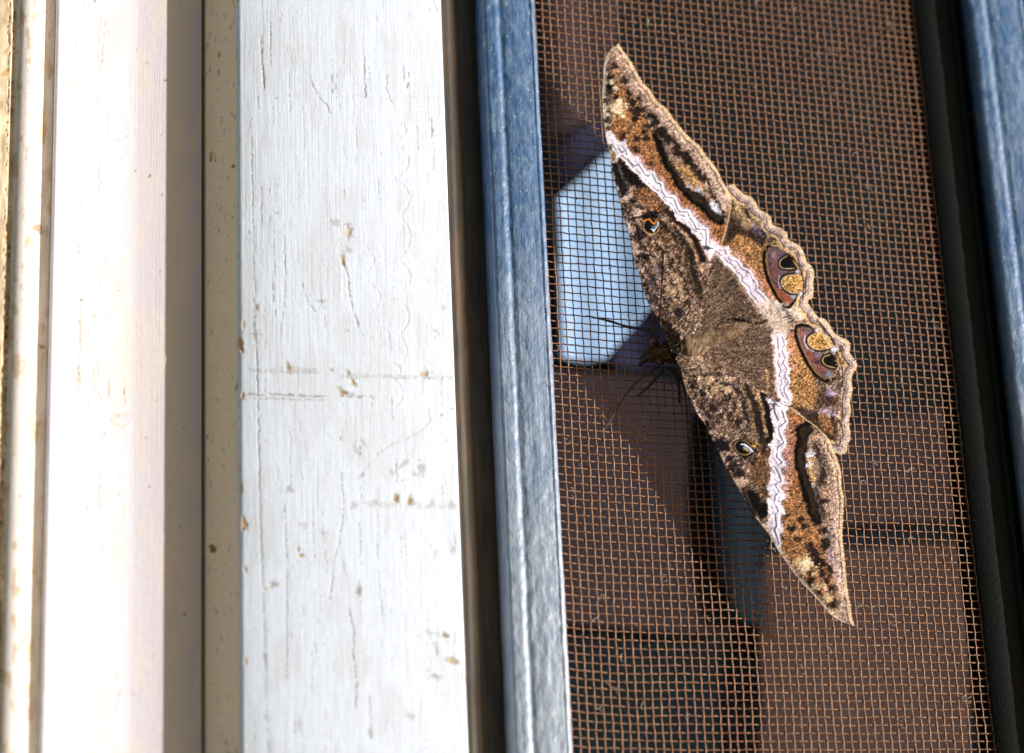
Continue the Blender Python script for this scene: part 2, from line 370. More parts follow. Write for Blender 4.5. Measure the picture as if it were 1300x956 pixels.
# gentle crown so that the left rim turns a little to the sky
face = []
for t in np.linspace(0, 1, 235)[1:]:
    x = xs1+.9+(xr-.5-xs1-.9)*t; face.append((x, 4.0+.25*(1-math.exp(-t*12))+.075*43*(t-t*t)))
prof = cham + face + [(xr-.25, 4.2), (xr, 3.8), (xr, -14)]
def pt_board(X, Y, V):
    p = Paint(X, Y, (217, 228, 244), .02)
    side = (V[:, 0]*1000 < xs1-.3).astype(float)
    p.c = p.c*(1-side[:, None])+np.array((250, 230, 200.))*side[:, None]; p.a = p.a+side*.02  # side painted warmer and lighter, standing in for bounced light
    n = np.clip((fbm(X/26, Y/70, 91)-.5)*3, 0, .35)*(1-side); p.c = p.c*(1-n[:, None])+np.array((200, 208, 216.))*n[:, None]
    n = np.clip((fbm(X/1.6, Y/60, 93, 2)-.60)*4, 0, .16)*(1-side); p.c = p.c*(1-n[:, None])+np.array((176, 178, 176.))*n[:, None]
    rs = random.Random(11)
    tilt = lambda x, y: x+(x-258)*1.156e-4*(y-433)
    # fine vertical cracks in the paint
    for k in range(330):
        bx = rs.uniform(312, 578); y = rs.uniform(-50, 1010); L = rs.choice((5, 8, 12, 18, 30, 55)); pts = []
        w = rs.uniform(.3, .9); d = rs.uniform(.18, .75); j = 0
        for q in range(max(2, int(L/6)+1)):
            j += rs.gauss(0, .35); pts.append((tilt(bx+j, y), y)); y += 6
        if pts[0][0] < 312 and rs.random() < .5: continue
        p.stroke(pts, w, rs.choice(((116, 116, 110), (92, 90, 86), (146, 140, 126))), d, .8, hh=-.10, brk=rs.choice((0, .3, .5)))
    for pts, w, al in (([(331, 45), (332, 75), (335, 112)], 1.2, .9), ([(342, 28), (344, 50), (343, 82)], 1.0, .6), ([(393, 98), (402, 118), (416, 136), (420, 146)], .9, .6),
                       ([(463, 68), (462, 95), (464, 124)], 1.1, .8), ([(491, 96), (490, 112), (497, 130)], .9, .6), ([(421, 95), (422, 118)], 1, .6),
                       ([(519, 92), (517, 112)], 1, .7), ([(548, 150), (548, 175)], 1, .7), ([(318, 150), (322, 300), (324, 430), (328, 520), (329, 640), (334, 760), (336, 860), (340, 960)], 1.1, .45),
                       ([(325, 420), (328, 560), (333, 700), (339, 860), (343, 960)], .9, .35), ([(433, 600), (436, 650), (430, 690), (424, 710), (422, 740), (418, 760)], 1.0, .55),
                       ([(434, 712), (441, 735)], .9, .4), ([(442, 775), (449, 800), (448, 830), (452, 866), (451, 900)], 1.5, .6), ([(361, 640), (364, 720), (363, 860)], 1.1, .5),
                       ([(384, 360), (390, 385), (401, 396)], 1, .5), ([(367, 590), (369, 560), (366, 540)], .8, .4), ([(360, 300), (362, 350), (357, 425)], .9, .45),
                       ([(436, 333), (441, 352), (446, 385), (455, 415)], 1.6, .55), ([(480, 620), (478, 700), (484, 780)], .8, .3), ([(550, 0), (556, 15), (559, 30)], .9, .5)):
        p.stroke(pts, w, (104, 104, 98), al, 1., hh=-.15, brk=.18)
    # row of crescent dents pressed into the paint
    for (cx, cy, L) in ((519, 166, 20), (521, 205, 34), (521, 252, 38), (521, 301, 44), (519, 352, 36), (516, 402, 40), (512, 446, 42), (505, 500, 36), (503, 470, 20), (473, 330, 34), (480, 378, 32), (490, 425, 20)):
        arcp = [(tilt(cx-7, cy)+11*math.sin(math.pi*t)**.8, cy-L/2+L*t) for t in np.linspace(0, 1, 12)]
        p.stroke(arcp, 2.4, None, 1, 2.4, hh=-.05, exact=True, brk=.3); p.stroke(np.array(arcp)+(2.5, 0), 2.0, None, 1, 2, hh=.025, exact=True, brk=.3)
        p.stroke(arcp, .9, (186, 186, 182), .28, .9, brk=.45)
    p.stroke([(555, 520), (545, 535), (536, 545), (520, 556), (500, 563), (480, 575), (468, 590), (457, 604)], 1.6, (176, 176, 170), .55, 2, hh=-.1, brk=.35)
    p.stroke([(585, 519), (568, 520), (560, 528)], 1.6, (110, 106, 96), .6, 1.5, brk=.3)
    # scuffs
    for y, x0_, x1_, a_, w_ in ((500, 311, 414, .75, 1.8), (505, 318, 414, .55, 1.6), (502, 434, 472, .6, 3.5), (470, 318, 404, .28, 4), (466, 350, 400, .22, 3), (477, 436, 592, .22, 5), (640, 450, 585, .15, 8), (422, 309, 333, .6, 1.0), (120, 320, 560, .06, 3)):
        p.stroke([(x0_, y), ((x0_+x1_)/2, y+1.5), (x1_, y+3)], w_, (128, 120, 106), a_, 1.6, brk=.22 if a_ > .3 else .3)
    # chips showing wood and primer
    for (x, y, r, sx, ang, c) in ((442, 294, 3.6, 2, 85, (215, 202, 178)), (435, 331, 2.8, 2, 80, (200, 140, 80)), (325, 390, 1.8, 1.8, 90, (190, 132, 70)),
                                  (366, 466, 2.4, 2.2, 75, (198, 156, 104)), (448, 485, 2.4, 2, 70, (200, 160, 110)), (441, 473, 2, 1.6, 60, (190, 180, 160)), (436, 498, 3.4, 1.8, 15, (148, 112, 72)),
                                  (381, 706, 2.2, 1.3, 0, (205, 165, 120)), (379, 697, 2, 1.4, 90, (205, 190, 165)), (503, 633, 3.6, 1.5, 90, (160, 120, 80)), (520, 636, 3.6, 1.4, 80, (168, 124, 82)),
                                  (540, 475, 2.6, 1.6, 0, (196, 168, 120)), (565, 806, 3, 1.8, 40, (150, 130, 104)), (575, 839, 3.8, 1.7, 20, (190, 162, 122)), (345, 743, 3, 1.8, -20, (208, 200, 182)),
                                  (420, 470, 2, 1, 0, (206, 196, 176))):
        p.blob(x, y, r+1.0, (150, 144, 130), .5, 1.4, sx=sx, ang=ang, hh=-.1); p.blob(x, y, r*.7, c, .8, 1.6, sx=sx, ang=ang, hh=-.10, rag=.45)
    for (x, y, r, sx, ang, al) in ((456, 750, 3, 3, 78, .85), (336, 836, 2, 3, 75, .75), (369, 622, 4, 1.3, 20, .5), (366, 619, 2, 1.4, 20, .7), (425, 283, 5, 1.3, 40, .4), (443, 318, 4, 1.3, 30, .4), (408, 383, 2, 3.4, 5, .5),
                                   (452, 572, 2.5, 3, 60, .45), (462, 563, 1.6, 5, 55, .4), (460, 604, 2, 2.3, -30, .55), (410, 678, 3, 1.6, 70, .4), (386, 668, 4, 1.4, 80, .28), (535, 594, 4.5, 1.4, 60, .5), (512, 589, 3, 3, -40, .4),
                                   (498, 600, 3, 1.8, 60, .4), (528, 602, 3, 2, 10, .35), (477, 638, 3, 1.3, 80, .4), (548, 637, 3.5, 1.4, 90, .32), (572, 640, 3.4, 1.4, 90, .4), (449, 640, 3, 1.4, 90, .35), (554, 700, 2.6, 1.5, 60, .35),
                                   (574, 697, 3, 2.4, 80, .4), (554, 824, 2, 3.6, 84, .65), (552, 858, 4, 2.3, 15, .6), (545, 803, 1.5, 4, 30, .4), (567, 808, 3.2, 1.5, 20, .7), (588, 860, 4, 2, 80, .4), (440, 420, 2, 1.5, 0, .35),
                                   (352, 270, 1.4, 1.5, 0, .6), (351, 125, 1.6, 1.3, 0, .5), (553, 420, 3.2, 1.4, 20, .35), (562, 392, 2.6, 1.4, 90, .3), (521, 908, 4, 2, 40, .4), (470, 930, 3, 2.5, 80, .45), (380, 920, 2, 4, 84, .4)):
        p.blob(x, y, r*.9, (118, 116, 106), al*.75, 3, sx=sx, ang=ang, hh=-.06)
    for (x, y, r, sx) in ((306, 437, 3, 4), (308, 502, 2.6, 2), (309, 664, 3.2, 4), (306, 620, 1.6, 5), (313, 667, 2.4, 1.2), (309, 412, 1.6, 4), (311, 722, 1.5, 3), (312, 840, 1.4, 3)):
        p.blob(x, y, r*.8, (212, 156, 100), .9, 1.2, sx=sx, ang=88, hh=-.15, rag=.5); p.blob(x+1.5, y+r*2, r*.4, (96, 60, 36), .8, 1)
    # grime on the chamfer
    for k in range(230):
        x = rs.uniform(263, 304); y = rs.uniform(-40, 1000); p.stroke([(x, y), (x+rs.uniform(-1.5, 1.5), y+rs.uniform(1, 9))], rs.uniform(.6, 1.6), rs.choice(((150, 130, 104), (170, 150, 124), (240, 230, 210))), rs.uniform(.3, .8), .9)
    for q in ((267, 196, 2.2, (200, 160, 110)), (278, 70, 1.8, (190, 130, 60)), (297, 211, 1.8, (170, 110, 50)), (270, 697, 3, (140, 80, 40)), (268, 203, 1.6, (90, 50, 30)), (275, 22, 2, (240, 235, 220))): p.blob(q[0], q[1], q[2], q[3], .9, 1, sx=1.6, ang=85)
    return finish(p)
o = extrude('flat_board', prof, ZB, ZT, 1120, M_wood, None, pt_board)
tag(o, 'wide flat white painted board with fine cracks, chips and crescent dents', 'board', kind='structure')

# wall behind the woodwork closes the gaps (seen only as the dark joint lines)
def box(name, x0, x1, p0, p1, z0, z1, m, parent=None, bev=0):
    v = [(x, -p, z) for z in (z0, z1) for (x, p) in ((x0, p0), (x1, p0), (x1, p1), (x0, p1))]
    f = [(3, 2, 1, 0), (4, 5, 6, 7), (0, 1, 5, 4), (1, 2, 6, 5), (2, 3, 7, 6), (3, 0, 4, 7)]
    o = make_obj(name, np.array(v)/1000, f, m, parent, smooth=False)
    if bev:
        b = o.modifiers.new('edge', 'BEVEL'); b.width = bev/1000; b.segments = 2
    return o
M_dark = mat('dark_timber', plain((.02, .017, .014), .8, .2, 300))
o = box('backing_wall', XW(-1300, 0), XW(600, 0), -34, -14.3, ZB, ZT, M_dark)
tag(o, 'dark timber behind the joints of the woodwork', 'wall', kind='structure')

# ------------------------------------------------------------------ metal window frame
frame = tag(empty('metal_window_frame', (0, 0, ZB/1000)), 'metal window frame with two blue to grey upright bars beside dark channels', 'window frame')
def barprof(xl, xr, p, lipw=.9):
    """painted face with a raised rib and rounded arrises"""
    w = xr-xl
    f = [(xl, -8), (xl, p-.9), (xl+.12, p-.45), (xl+.45, p-.12)]
    f += [(xl+w*t, p-.05-.35*math.exp(-((t-.32)/.05)**2)+.12*math.exp(-((t-.22)/.07)**2)+.15*math.exp(-((t-.62)/.12)**2)-.5*max(0, t-.82)) for t in np.linspace(.09, .88, 26)]
    f += [(xr-1.15, p-.12), (xr-.95, p+.05), (xr-.75, p+.02), (xr-.12, p-.42), (xr, p-.8), (xr, -8)]
    return f
def wob(amp, s):
    def f(V):
        z = V[:, 2]*1000
        V[:, 1] += amp/1000*(fbm(V[:, 0]*900+7, z/2.2, s)-.5); V[:, 0] += amp/1600*(fbm(V[:, 1]*500, z/3.5, s+3)-.5); return V
    return f
def part(o, par): return adopt(o, par)
xbl, xbr = XW(631.5, 4), XW(701.5, 4)
part(extrude('frame_bar', barprof(xbl, xbr, 4.0), ZB, ZT, 800, M_blue, None, disp=wob(.24, 201)), frame)
xcl = xr+.03
ch = [(xcl, -14), (xcl, -1.2)] + dense([(xcl, -1.2), (xcl+1.6, -1.2)], .5)[1:] + arc(xcl+3.0, -1.1, 1.25, 1.7, 178, 2, 14) + [(xcl+4.6, -1.4), (xcl+5.2, -2.2), (xbl-.04, -2.4), (xbl-.04, -14)]
part(extrude('side_channel', ch, ZB, ZT, 90, M_bronze, None, disp=wob(.12, 220)), frame)['label'] = 'brown weathered channel beside the white board'
# right hand bar and channel
xkl = XW(1209, .7); xkr = XW(1281, 4)
rk = [(xkl, -8), (xkl, .55), (xkl+.15, .7)] + [(xkr-3.6, .7), (xkr-3.3, .5)] + arc(xkr-2.5, .6, .65, .75, 170, 10, 8) + [(xkr-1.6, .2), (xkr-1.2, -.4), (xkr-.04, -.6), (xkr-.04, -8)]
part(extrude('side_channel', rk, ZB, ZT, 60, M_black, None, disp=wob(.03, 230)), frame)['label'] = 'black channel along the right edge of the screen'
xk2 = XW(1355, 4)
part(extrude('frame_bar', barprof(xkr, xk2, 4.0), ZB, ZT, 720, M_blue, None, disp=wob(.24, 244)), frame)
part(extrude('side_channel', [(xk2+.04, -8), (xk2+.04, -.8), (xk2+2, -.8), (xk2+2.4, .3), (xk2+3.6, .3), (xk2+4, -.8), (xk2+240, -.8), (xk2+240, -8)], ZB, ZT, 40, M_black, None, disp=wob(.05, 260)), frame)['label'] = 'black plate beyond the right bar'

# ------------------------------------------------------------------ insect screen, every wire its own
PITCH = 1.5875
screen = tag(empty('insect_screen', (float((xbr+xkl)/2000), 0, ZB/1000)), 'rusty orange woven wire insect screen between the two blue bars', 'insect screen')
sxl, sxr = xbr-1.0, xkl+.9
nv = int((sxr-sxl)/PITCH)+1; nh = int((ZT-ZB-8)/PITCH)
def warpx(x, z): return x + .16*2*(fbm(x/9+3, z/11, 301)-.5) + .07*2*(vn(x/1.6, z/2.4, 305)-.5)
def warpz(x, z):
    xc = 45.0
    dz = -.00050*(x-xc)*z + 1.1*math.exp(-1)*0
    dz = dz + .9*np.exp(-(x-sxl)/7.0)*np.clip((-z)/40+.4, 0, 1.3)
    return z + dz + .20*2*(fbm(x/10, z/9+9, 311)-.5) + .07*2*(vn(x/2.6, z/1.7, 315)-.5)
def tube(path, rad, k=4, closed_ends=True):
    """path (n,3) metres, rad scalar/array metres"""
    path = np.asarray(path, float); n = len(path); rad = np.broadcast_to(rad, (n,))
    T = np.gradient(path, axis=0); T /= np.linalg.norm(T, axis=1)[:, None]+1e-12
    ref = np.array([0, 1., 0]) if abs(T[:, 1]).mean() < .8 else np.array([1., 0, 0])
    A = np.cross(T, ref); A /= np.linalg.norm(A, axis=1)[:, None]+1e-12; B = np.cross(A, T)
    a = np.arange(k)*2*math.pi/k+math.pi/4
    V = path[:, None]+rad[:, None, None]*(A[:, None]*np.cos(a)[None, :, None]+B[:, None]*np.sin(a)[None, :, None])
    i = np.arange(n-1)[:, None]*k+np.arange(k)[None]; j = np.arange(n-1)[:, None]*k+(np.arange(k)[None]+1) % k
    F = np.stack([i, j, j+k, i+k], -1).reshape(-1, 4)
    return V.reshape(-1, 3), F
WR = .134; CR = .13
z_rows = ZB+4+np.arange(nh)*PITCH; x_cols = sxl+.3+np.arange(nv)*PITCH
for i, x in enumerate(x_cols):
    z = np.arange(2*nh-1)*PITCH/2+z_rows[0]; ph = np.arange(2*nh-1)*math.pi/2 + (math.pi if i % 2 else 0)
    X = warpx(np.full_like(z, x), z); Zp = z+(warpz(X, z)-z)
    path = np.stack([X, CR*np.cos(ph), Zp], -1)/1000
    V, F = tube(path, WR/1000*random.uniform(.92, 1.08)); adopt(make_obj('warp_wire', V, F, M_wire), screen)
for j, z in enumerate(z_rows):
    x = np.arange(2*nv-1)*PITCH/2+x_cols[0]; ph = np.arange(2*nv-1)*math.pi/2 + (0 if j % 2 else math.pi)
    X = warpx(x, np.full_like(x, z)); Zp = warpz(X, np.full_like(x, z))
    path = np.stack([X, CR*np.cos(ph), Zp], -1)/1000
    V, F = tube(path, WR/1000*random.uniform(.92, 1.1)); adopt(make_obj('weft_wire', V, F, M_wire), screen)

# lint caught in the screen
lv, lf = [], []; off = 0
spots = [(735, 590), (722, 560), (806, 795), (845, 718), (838, 730), (700, 640), (728, 625), (900, 790), (985, 700), (775, 530), (1110, 55), (1085, 220), (845, 95), (940, 355), (820, 300), (965, 775), (1190, 415), (1150, 600), (780, 822), (745, 853), (770, 870), (790, 838), (1160, 690), (1003, 745), (930, 752), (880, 905), (760, 900), (870, 50), (1130, 35), (1050, 830), (708, 715), (765, 760), (990, 28), (1060, 120)]+[(random.uniform(700, 1240), random.uniform(0, 950)) for _ in range(46)]
for (px, py) in spots:
    for q in range(random.randint(1, 3)):
        c = P(px+random.uniform(-5, 5), py+random.uniform(-5, 5), .35)
        a = random.uniform(0, 6.28); L = random.uniform(.6, 2.2)/1000; pts = []
        cv = random.uniform(-2.5, 2.5)
        for t in np.linspace(0, 1, 7):
            pts.append(c.copy()); c = c+np.array([math.cos(a), -.15*math.sin(5*t), math.sin(a)])*L/6; a += cv/3
        V, F = tube(np.array(pts), random.uniform(.03, .07)/1000, 3); lv.append(V); lf.append(F+off); off += len(V)
lo = make_obj('lint', np.concatenate(lv), np.concatenate(lf), M_lint); tag(lo, 'pale curly lint fibres caught in the wires of the screen', 'lint', kind='stuff')

# ------------------------------------------------------------------ glass, and a made-up curtain standing in for the blurred view
gl = box('glass_pane', xbl+2, xkr+8, -12.5, -9.5, ZB+2, ZT-2, M_glass)
tag(gl, 'clear glass pane just behind the wire screen', 'glass pane')
def cloth(name, poly, depth, mats, parent=None, amp=3.0, fold=.35, seed=1, thick=1.2, ny=None, step=2.0):
    """hanging cloth: solid, folded, its outline given by a polygon measured at that depth"""
    W = P(np.array(poly)[:, 0], np.array(poly)[:, 1], -depth)*1000; q = W[:, [0, 2]]
    lo, hi = q.min(0), q.max(0)
    gx = np.arange(lo[0]-step, hi[0]+2*step, step); gz = np.arange(lo[1]-step, hi[1]+2*step, step)
    return grid_solid(name, q, gx, gz, lambda x, z: -(depth+amp*np.sin(x*fold+2*np.sin(z*.03+seed)+seed)+amp*.5*np.sin(x*fold*2.3+seed*2)), thick, mats, parent)
def snapgrid(q, gx, gz):
    X, Z = np.meshgrid(gx, gz); ins = inside(X, Z, q)
    c = ins[:-1, :-1] | ins[1:, :-1] | ins[:-1, 1:] | ins[1:, 1:]
    used = np.zeros(X.shape, bool); used[:-1, :-1] |= c; used[1:, :-1] |= c; used[:-1, 1:] |= c; used[1:, 1:] |= c
    xs, zs = X[used], Z[used]; out = ~ins[used]
    # snap the outside ones on the outline
    xo, zo = xs[out], zs[out]; bd = np.full(xo.shape, 1e9); bx = xo.copy(); bz = zo.copy(); n = len(q)
    for i in range(n):
        a = q[i]; b = q[(i+1) % n]; ab = b-a; L = ab.dot(ab)+1e-9
        t = np.clip(((xo-a[0])*ab[0]+(zo-a[1])*ab[1])/L, 0, 1); cx = a[0]+t*ab[0]; cz = a[1]+t*ab[1]
        d = (xo-cx)**2+(zo-cz)**2; m = d < bd; bd[m] = d[m]; bx[m] = cx[m]; bz[m] = cz[m]
    xs[out] = bx; zs[out] = bz
    idx = -np.ones(X.shape, int); idx[used] = np.arange(used.sum())
    ii, jj = np.nonzero(c)
    F = np.stack([idx[ii, jj], idx[ii, jj+1], idx[ii+1, jj+1], idx[ii+1, jj]], -1)
    return xs, zs, F
def grid_solid(name, q, gx, gz, pf, thick, m, parent=None):
    xs, zs, F = snapgrid(q, gx, gz); p = pf(xs, zs)
    V = np.stack([xs, -p, zs], -1)/1000
    o = make_obj(name, V, F, m, parent); s = o.modifiers.new('thickness', 'SOLIDIFY'); s.thickness = thick/1000; s.offset = 0
    return o
M_teal = mat('dark_teal_cloth', plain((.0035, .0075, .011), .9, .1, 400, .0003))
M_brown = mat('reddish_brown_cloth', plain((.082, .047, .041), .9, .1, 260, .0003))
M_plum = mat('plum_cloth', plain((.042, .027, .030), .9, .1, 260, .0003))
M_sky_refl = mat('pale_blue_sky_reflection', plain((.47, .66, .97), .85, .2, 200, .0003, .93, 1.03))  # pale blue colour stands in for sky reflected in the glass
M_slate = mat('slate_blue_cloth', plain((.009, .019, .030), .9, .1, 260, .0003))
D = 178
M_refl_edge = mat('violet_reflection_edge', plain((.020, .022, .052), .9, .1, 260, .0003))  # dim violet paints the fading edges of the sky reflection
cur = tag(empty('stand_in_curtain', (.05, D/1000+.01, ZB/1000)), 'dark stand-in patchwork curtain blurred behind the screen, with one pale blue patch for reflected sky', 'curtain')
def cp(nm, poly, d, m, lab=None, **k):
    o = adopt(cloth(nm, poly, d, m, **k), cur)
    if lab: o['label'] = lab
    return o
cp('backing_cloth', [(-600, -1300), (2300, -1300), (2300, 2100), (-600, 2100)], D+5, M_teal, 'dark teal backing cloth', amp=1, fold=.04, step=6, seed=3)
cp('backdrop_patch', [(680, 470), (820, 480), (925, 500), (940, 640), (960, 800), (880, 806), (680, 790)], D, M_plum, 'plum patch at the lower left', amp=.6, fold=.06)
cp('backdrop_patch', [(960, 640), (1010, 560), (1195, 520), (1215, 560), (1220, 660), (960, 672)], D, M_plum, 'plum patch right of the moth', amp=.6, fold=.06, seed=5)
cp('backdrop_patch', [(962, 705), (1222, 690), (1240, 1500), (966, 1500)], D+2, M_brown, 'reddish brown patch at the lower right', amp=.6, fold=.05, seed=2)
cp('backdrop_patch', [(680, -400), (800, -400), (778, 130), (760, 215), (690, 250)], D+1, M_plum, 'plum patch at the upper left', amp=1.2, fold=.2, seed=6)
cp('backdrop_patch', [(890, 520), (955, 540), (972, 640), (968, 800), (930, 790), (902, 700)], D-1.6, M_slate, 'slate blue strip', amp=1, fold=.2, seed=7)
cp('backdrop_patch', [(696, 196), (735, 165), (780, 145), (784, 200), (735, 232), (700, 262)], D-3, M_refl_edge, 'violet blue fading edge of the reflected sky above the pale patch', amp=1, fold=.2, seed=9)
cp('backdrop_patch', [(838, 340), (870, 360), (880, 440), (830, 470), (768, 468), (800, 410)], D-3, M_refl_edge, 'violet blue fading edge of the reflected sky behind the moth head', amp=1, fold=.2, seed=10)
cp('backdrop_patch', [(708, 252), (735, 226), (776, 192), (800, 260), (835, 330), (838, 372), (812, 405), (790, 430), (768, 455), (740, 459), (712, 455)], D-6, M_sky_refl, 'pale blue patch standing in for reflected sky', amp=.6, fold=.2, seed=8, step=.8)

# ------------------------------------------------------------------ THE MOTH
UF_lead = [(784, 57), (776, 62), (770, 72), (766.5, 85), (765.5, 105), (764.5, 120), (765.5, 140), (768, 166), (770.5, 179), (773.6, 192), (775.7, 208), (780, 227), (786, 251), (790.5, 270), (795.7, 288.6), (801, 307), (805, 330), (811.5, 347), (816.7, 365), (821, 380), (829, 395), (836, 406), (842, 422)]
UF_out = [(784, 57), (787, 61), (795, 72), (801, 81), (807, 92), (815.7, 106.5), (824, 115), (832, 127), (844, 138), (848, 143), (855.7, 153.6), (865, 165), (874.5, 175.6), (886, 185), (894, 196.5), (904, 208), (911, 219), (919, 235.7), (924, 244), (927, 252), (927, 262), (925, 274), (922, 287), (918, 301), (914, 313)]
UF_in = [(914, 313), (906, 330), (900, 346), (895, 366), (892, 386), (888, 410), (880, 432), (868, 452), (852, 446)]
UF = np.concatenate([spline(UF_lead, 4), spline(UF_in, 3)[::-1], spline(UF_out, 4)[::-1]][:1] + [spline(UF_in, 3)[::-1]] + [spline(UF_out, 4)[::-1]])
LF_out = [(1083, 794), (1080, 782), (1078.5, 768), (1075, 750), (1073, 729), (1071.4, 707.6), (1068.8, 684.5), (1069.6, 658), (1070.5, 633), (1067.9, 622.8), (1066.8, 602), (1063.7, 589), (1059.5, 577.8), (1055, 568), (1051.6, 559), (1043, 549.5), (1032.8, 540), (1022, 532.8), (1011.8, 524), (1003.5, 518)]
LF_in = [(1003.5, 518), (988, 509), (972, 500), (955, 491), (935, 480), (915, 468), (895, 460), (878, 452), (858, 452)]
LF_lead = [(858, 456), (864.5, 469.5), (866.6, 479), (872, 497.8), (878, 508), (883.6, 522), (890, 532), (896, 541), (902.4, 555), (910.8, 569), (918.8, 588), (927, 602), (933.5, 614), (941.8, 628), (950, 641.6), (958.6, 656), (968, 668), (977, 680), (987.8, 698.7), (1000, 716.5), (1014.5, 736), (1035.8, 759), (1055, 780.6), (1069.6, 789.5), (1083, 794)]
LF = np.concatenate([spline(LF_out, 4), spline(LF_in, 3), spline(LF_lead, 4)])
UH_out = [(912, 236), (919, 236.5), (930.5, 235), (936.7, 241.5), (944, 248), (952.4, 251), (958.7, 259), (961.8, 266), (971, 271), (977, 277), (980, 286.5), (990, 290.7), (997.4, 297), (999.5, 305), (1010, 310.5), (1017, 316.8), (1020.4, 325.7), (1023.6, 334), (1029.8, 340), (1032.4, 348.7), (1030.9, 357), (1031.4, 368.6), (1030, 377), (1024.6, 380), (1024, 385), (1026, 389)]
UH = np.concatenate([spline(UH_out, 3), [(1012, 397), (975, 408), (930, 424), (890, 438), (870, 425), (866, 380), (878, 330), (893, 280), (903, 250)]])
LH_out = [(1022, 386), (1026, 389), (1033, 397.8), (1037.4, 404), (1045.8, 406), (1052, 413.5), (1057, 422), (1067.7, 430), (1076, 434), (1078, 441.7), (1077, 448), (1085.5, 459.5), (1085.5, 468), (1081, 474), (1079.8, 485.7), (1081, 495), (1077.7, 510), (1079, 522), (1076.7, 535), (1078.8, 553.7), (1074.6, 564), (1073, 573.6), (1063.7, 576), (1055, 572)]
LH = np.concatenate([spline(LH_out, 3), [(1040, 562), (1020, 548), (1000, 535), (980, 520), (950, 503), (910, 484), (880, 460), (890, 434), (930, 420), (975, 405), (1010, 393)]])

# --- markings, traced in the same measure
bandUF_r = [(775.7, 167), (788, 180), (793.5, 177.6), (796.6, 187), (804, 199.6), (810, 197), (814.4, 207), (819.6, 218), (825.4, 214), (830, 223.7), (835, 232), (841, 229), (843, 238), (845, 243.6), (856, 247), (859.5, 257), (867, 264.5), (874, 265.6), (879, 270), (884.6, 279), (898, 288.6), (901, 301), (909.7, 309.5), (915, 314)]
bandUF_l = [(768, 169), (771.5, 182), (781, 190), (785, 198.6), (793.5, 205), (802, 215), (810, 219.5), (815.4, 230), (824, 236), (834.4, 243.6), (842.8, 256), (851, 262.4), (857, 275), (870, 284), (877, 289.6), (882.5, 299), (889.8, 307), (894, 320), (900, 330)]
lineUF1 = [(785, 188), (789, 194), (794.5, 191), (797, 201.7), (805, 211), (811, 209), (818.6, 221.6), (822.8, 223.7), (827, 219.5), (833, 232), (838.6, 234), (840, 242.6), (845, 250), (855, 251.5), (858.5, 261.4), (862.6, 269), (873, 269), (875, 276), (880, 282), (883.6, 290.7), (896, 291.7), (896.6, 303), (896, 313.7), (905.5, 315.8)]
lineUF2 = [(776, 183), (786, 195), (795, 202), (805, 214), (815, 222), (822, 232), (836, 243), (846, 256), (854, 260), (859.5, 272), (871, 275), (880, 291.7), (890.9, 297), (894, 306)]
bandUH_r = [(913, 312), (926, 312.5), (928.4, 323.6), (938.8, 330), (943, 339), (951.4, 344.5), (954.5, 354), (961.8, 360), (966, 372), (977, 381), (985, 388)]
bandUH_l = [(906, 316), (913, 324), (920, 336), (929.4, 340), (934.6, 349.7), (940, 359), (945, 366.5), (951.4, 377), (960, 385), (968, 392)]
UHa = [(913, 317), (920, 317), (926, 329), (935.7, 332), (941, 341), (952, 346.6), (955, 354), (959.7, 360), (959.7, 368.6), (968, 376), (974, 383)]
UHb = [(912, 321), (922, 331), (930.5, 337), (933.6, 343.5), (942, 350), (942.5, 357), (951.4, 364), (952.4, 371.7), (960, 380), (966, 388)]
bandLH_r = [(1000, 415), (998.7, 434), (996.6, 440.7), (1001.8, 447), (999.7, 457.4), (1005, 468), (1000.8, 476), (1004.5, 485.7), (1001, 494), (1007.7, 506.6), (1002.4, 516)]
bandLH_l = [(981, 420), (981, 436.5), (983, 445), (982.5, 457), (985, 470), (984.6, 479), (984, 487), (986, 498), (990, 506), (991, 514)]
LHa = [(993, 428), (996, 438), (993, 446), (997, 454), (994, 461), (999, 469), (996, 477), (1001, 485.7), (995.5, 492), (996, 498), (1001.4, 506), (996, 511)]
LHb = [(987, 428), (988, 445), (989.5, 453), (987, 461), (991.4, 470), (989, 478), (992.5, 485), (990, 494), (994, 503.5)]
bandLF_l = [(972, 504), (979.6, 521), (979.5, 536), (984, 549), (981, 557), (976.5, 563), (980.5, 574), (975, 582), (979.5, 594.5), (978.5, 607), (974, 617.5), (978.5, 631), (973, 634), (974, 643), (978, 656), (973, 664), (979, 676), (987, 697)]
bandLF_r = [(1002, 517), (994, 526), (999, 538), (996, 552), (999, 566), (992, 577), (999, 590), (992, 596), (998.5, 614), (991, 618), (999, 633), (991, 636), (998, 653), (990.5, 655), (997, 676), (990, 677), (991, 690), (990, 699)]
LFa = [(985, 512), (993, 522), (997, 536), (988, 543), (990, 552), (995, 562), (987, 568), (986, 580), (993, 587), (984, 593), (989, 602), (992, 611), (984, 616), (990, 625), (984, 629), (983, 637), (988, 649), (984, 653), (986, 668), (983, 672), (989, 690)]
LFb = [(982, 513), (983.6, 524), (988, 533)]
contUF = [(830, 172), (833, 178.7), (837.4, 189), (841.6, 200.7), (845.8, 212), (854, 220), (858, 230), (862, 237.5), (871, 247.5), (879, 256.6), (888.7, 261), (895, 268), (902, 276.5), (910.7, 283), (918, 282)]
contUF_i = [(838, 178), (843.7, 190), (849, 203), (857, 214), (864, 226), (871, 237), (882, 245), (893, 249), (897, 257), (903, 266), (910, 272), (919, 275)]
contLF = [(1028, 537), (1016, 540), (1012, 548), (1013, 558), (1012.5, 564), (1010.5, 572), (1010, 582), (1012.4, 596), (1016.6, 610), (1020.8, 621), (1022, 629), (1026, 640), (1028, 650), (1033, 660)]
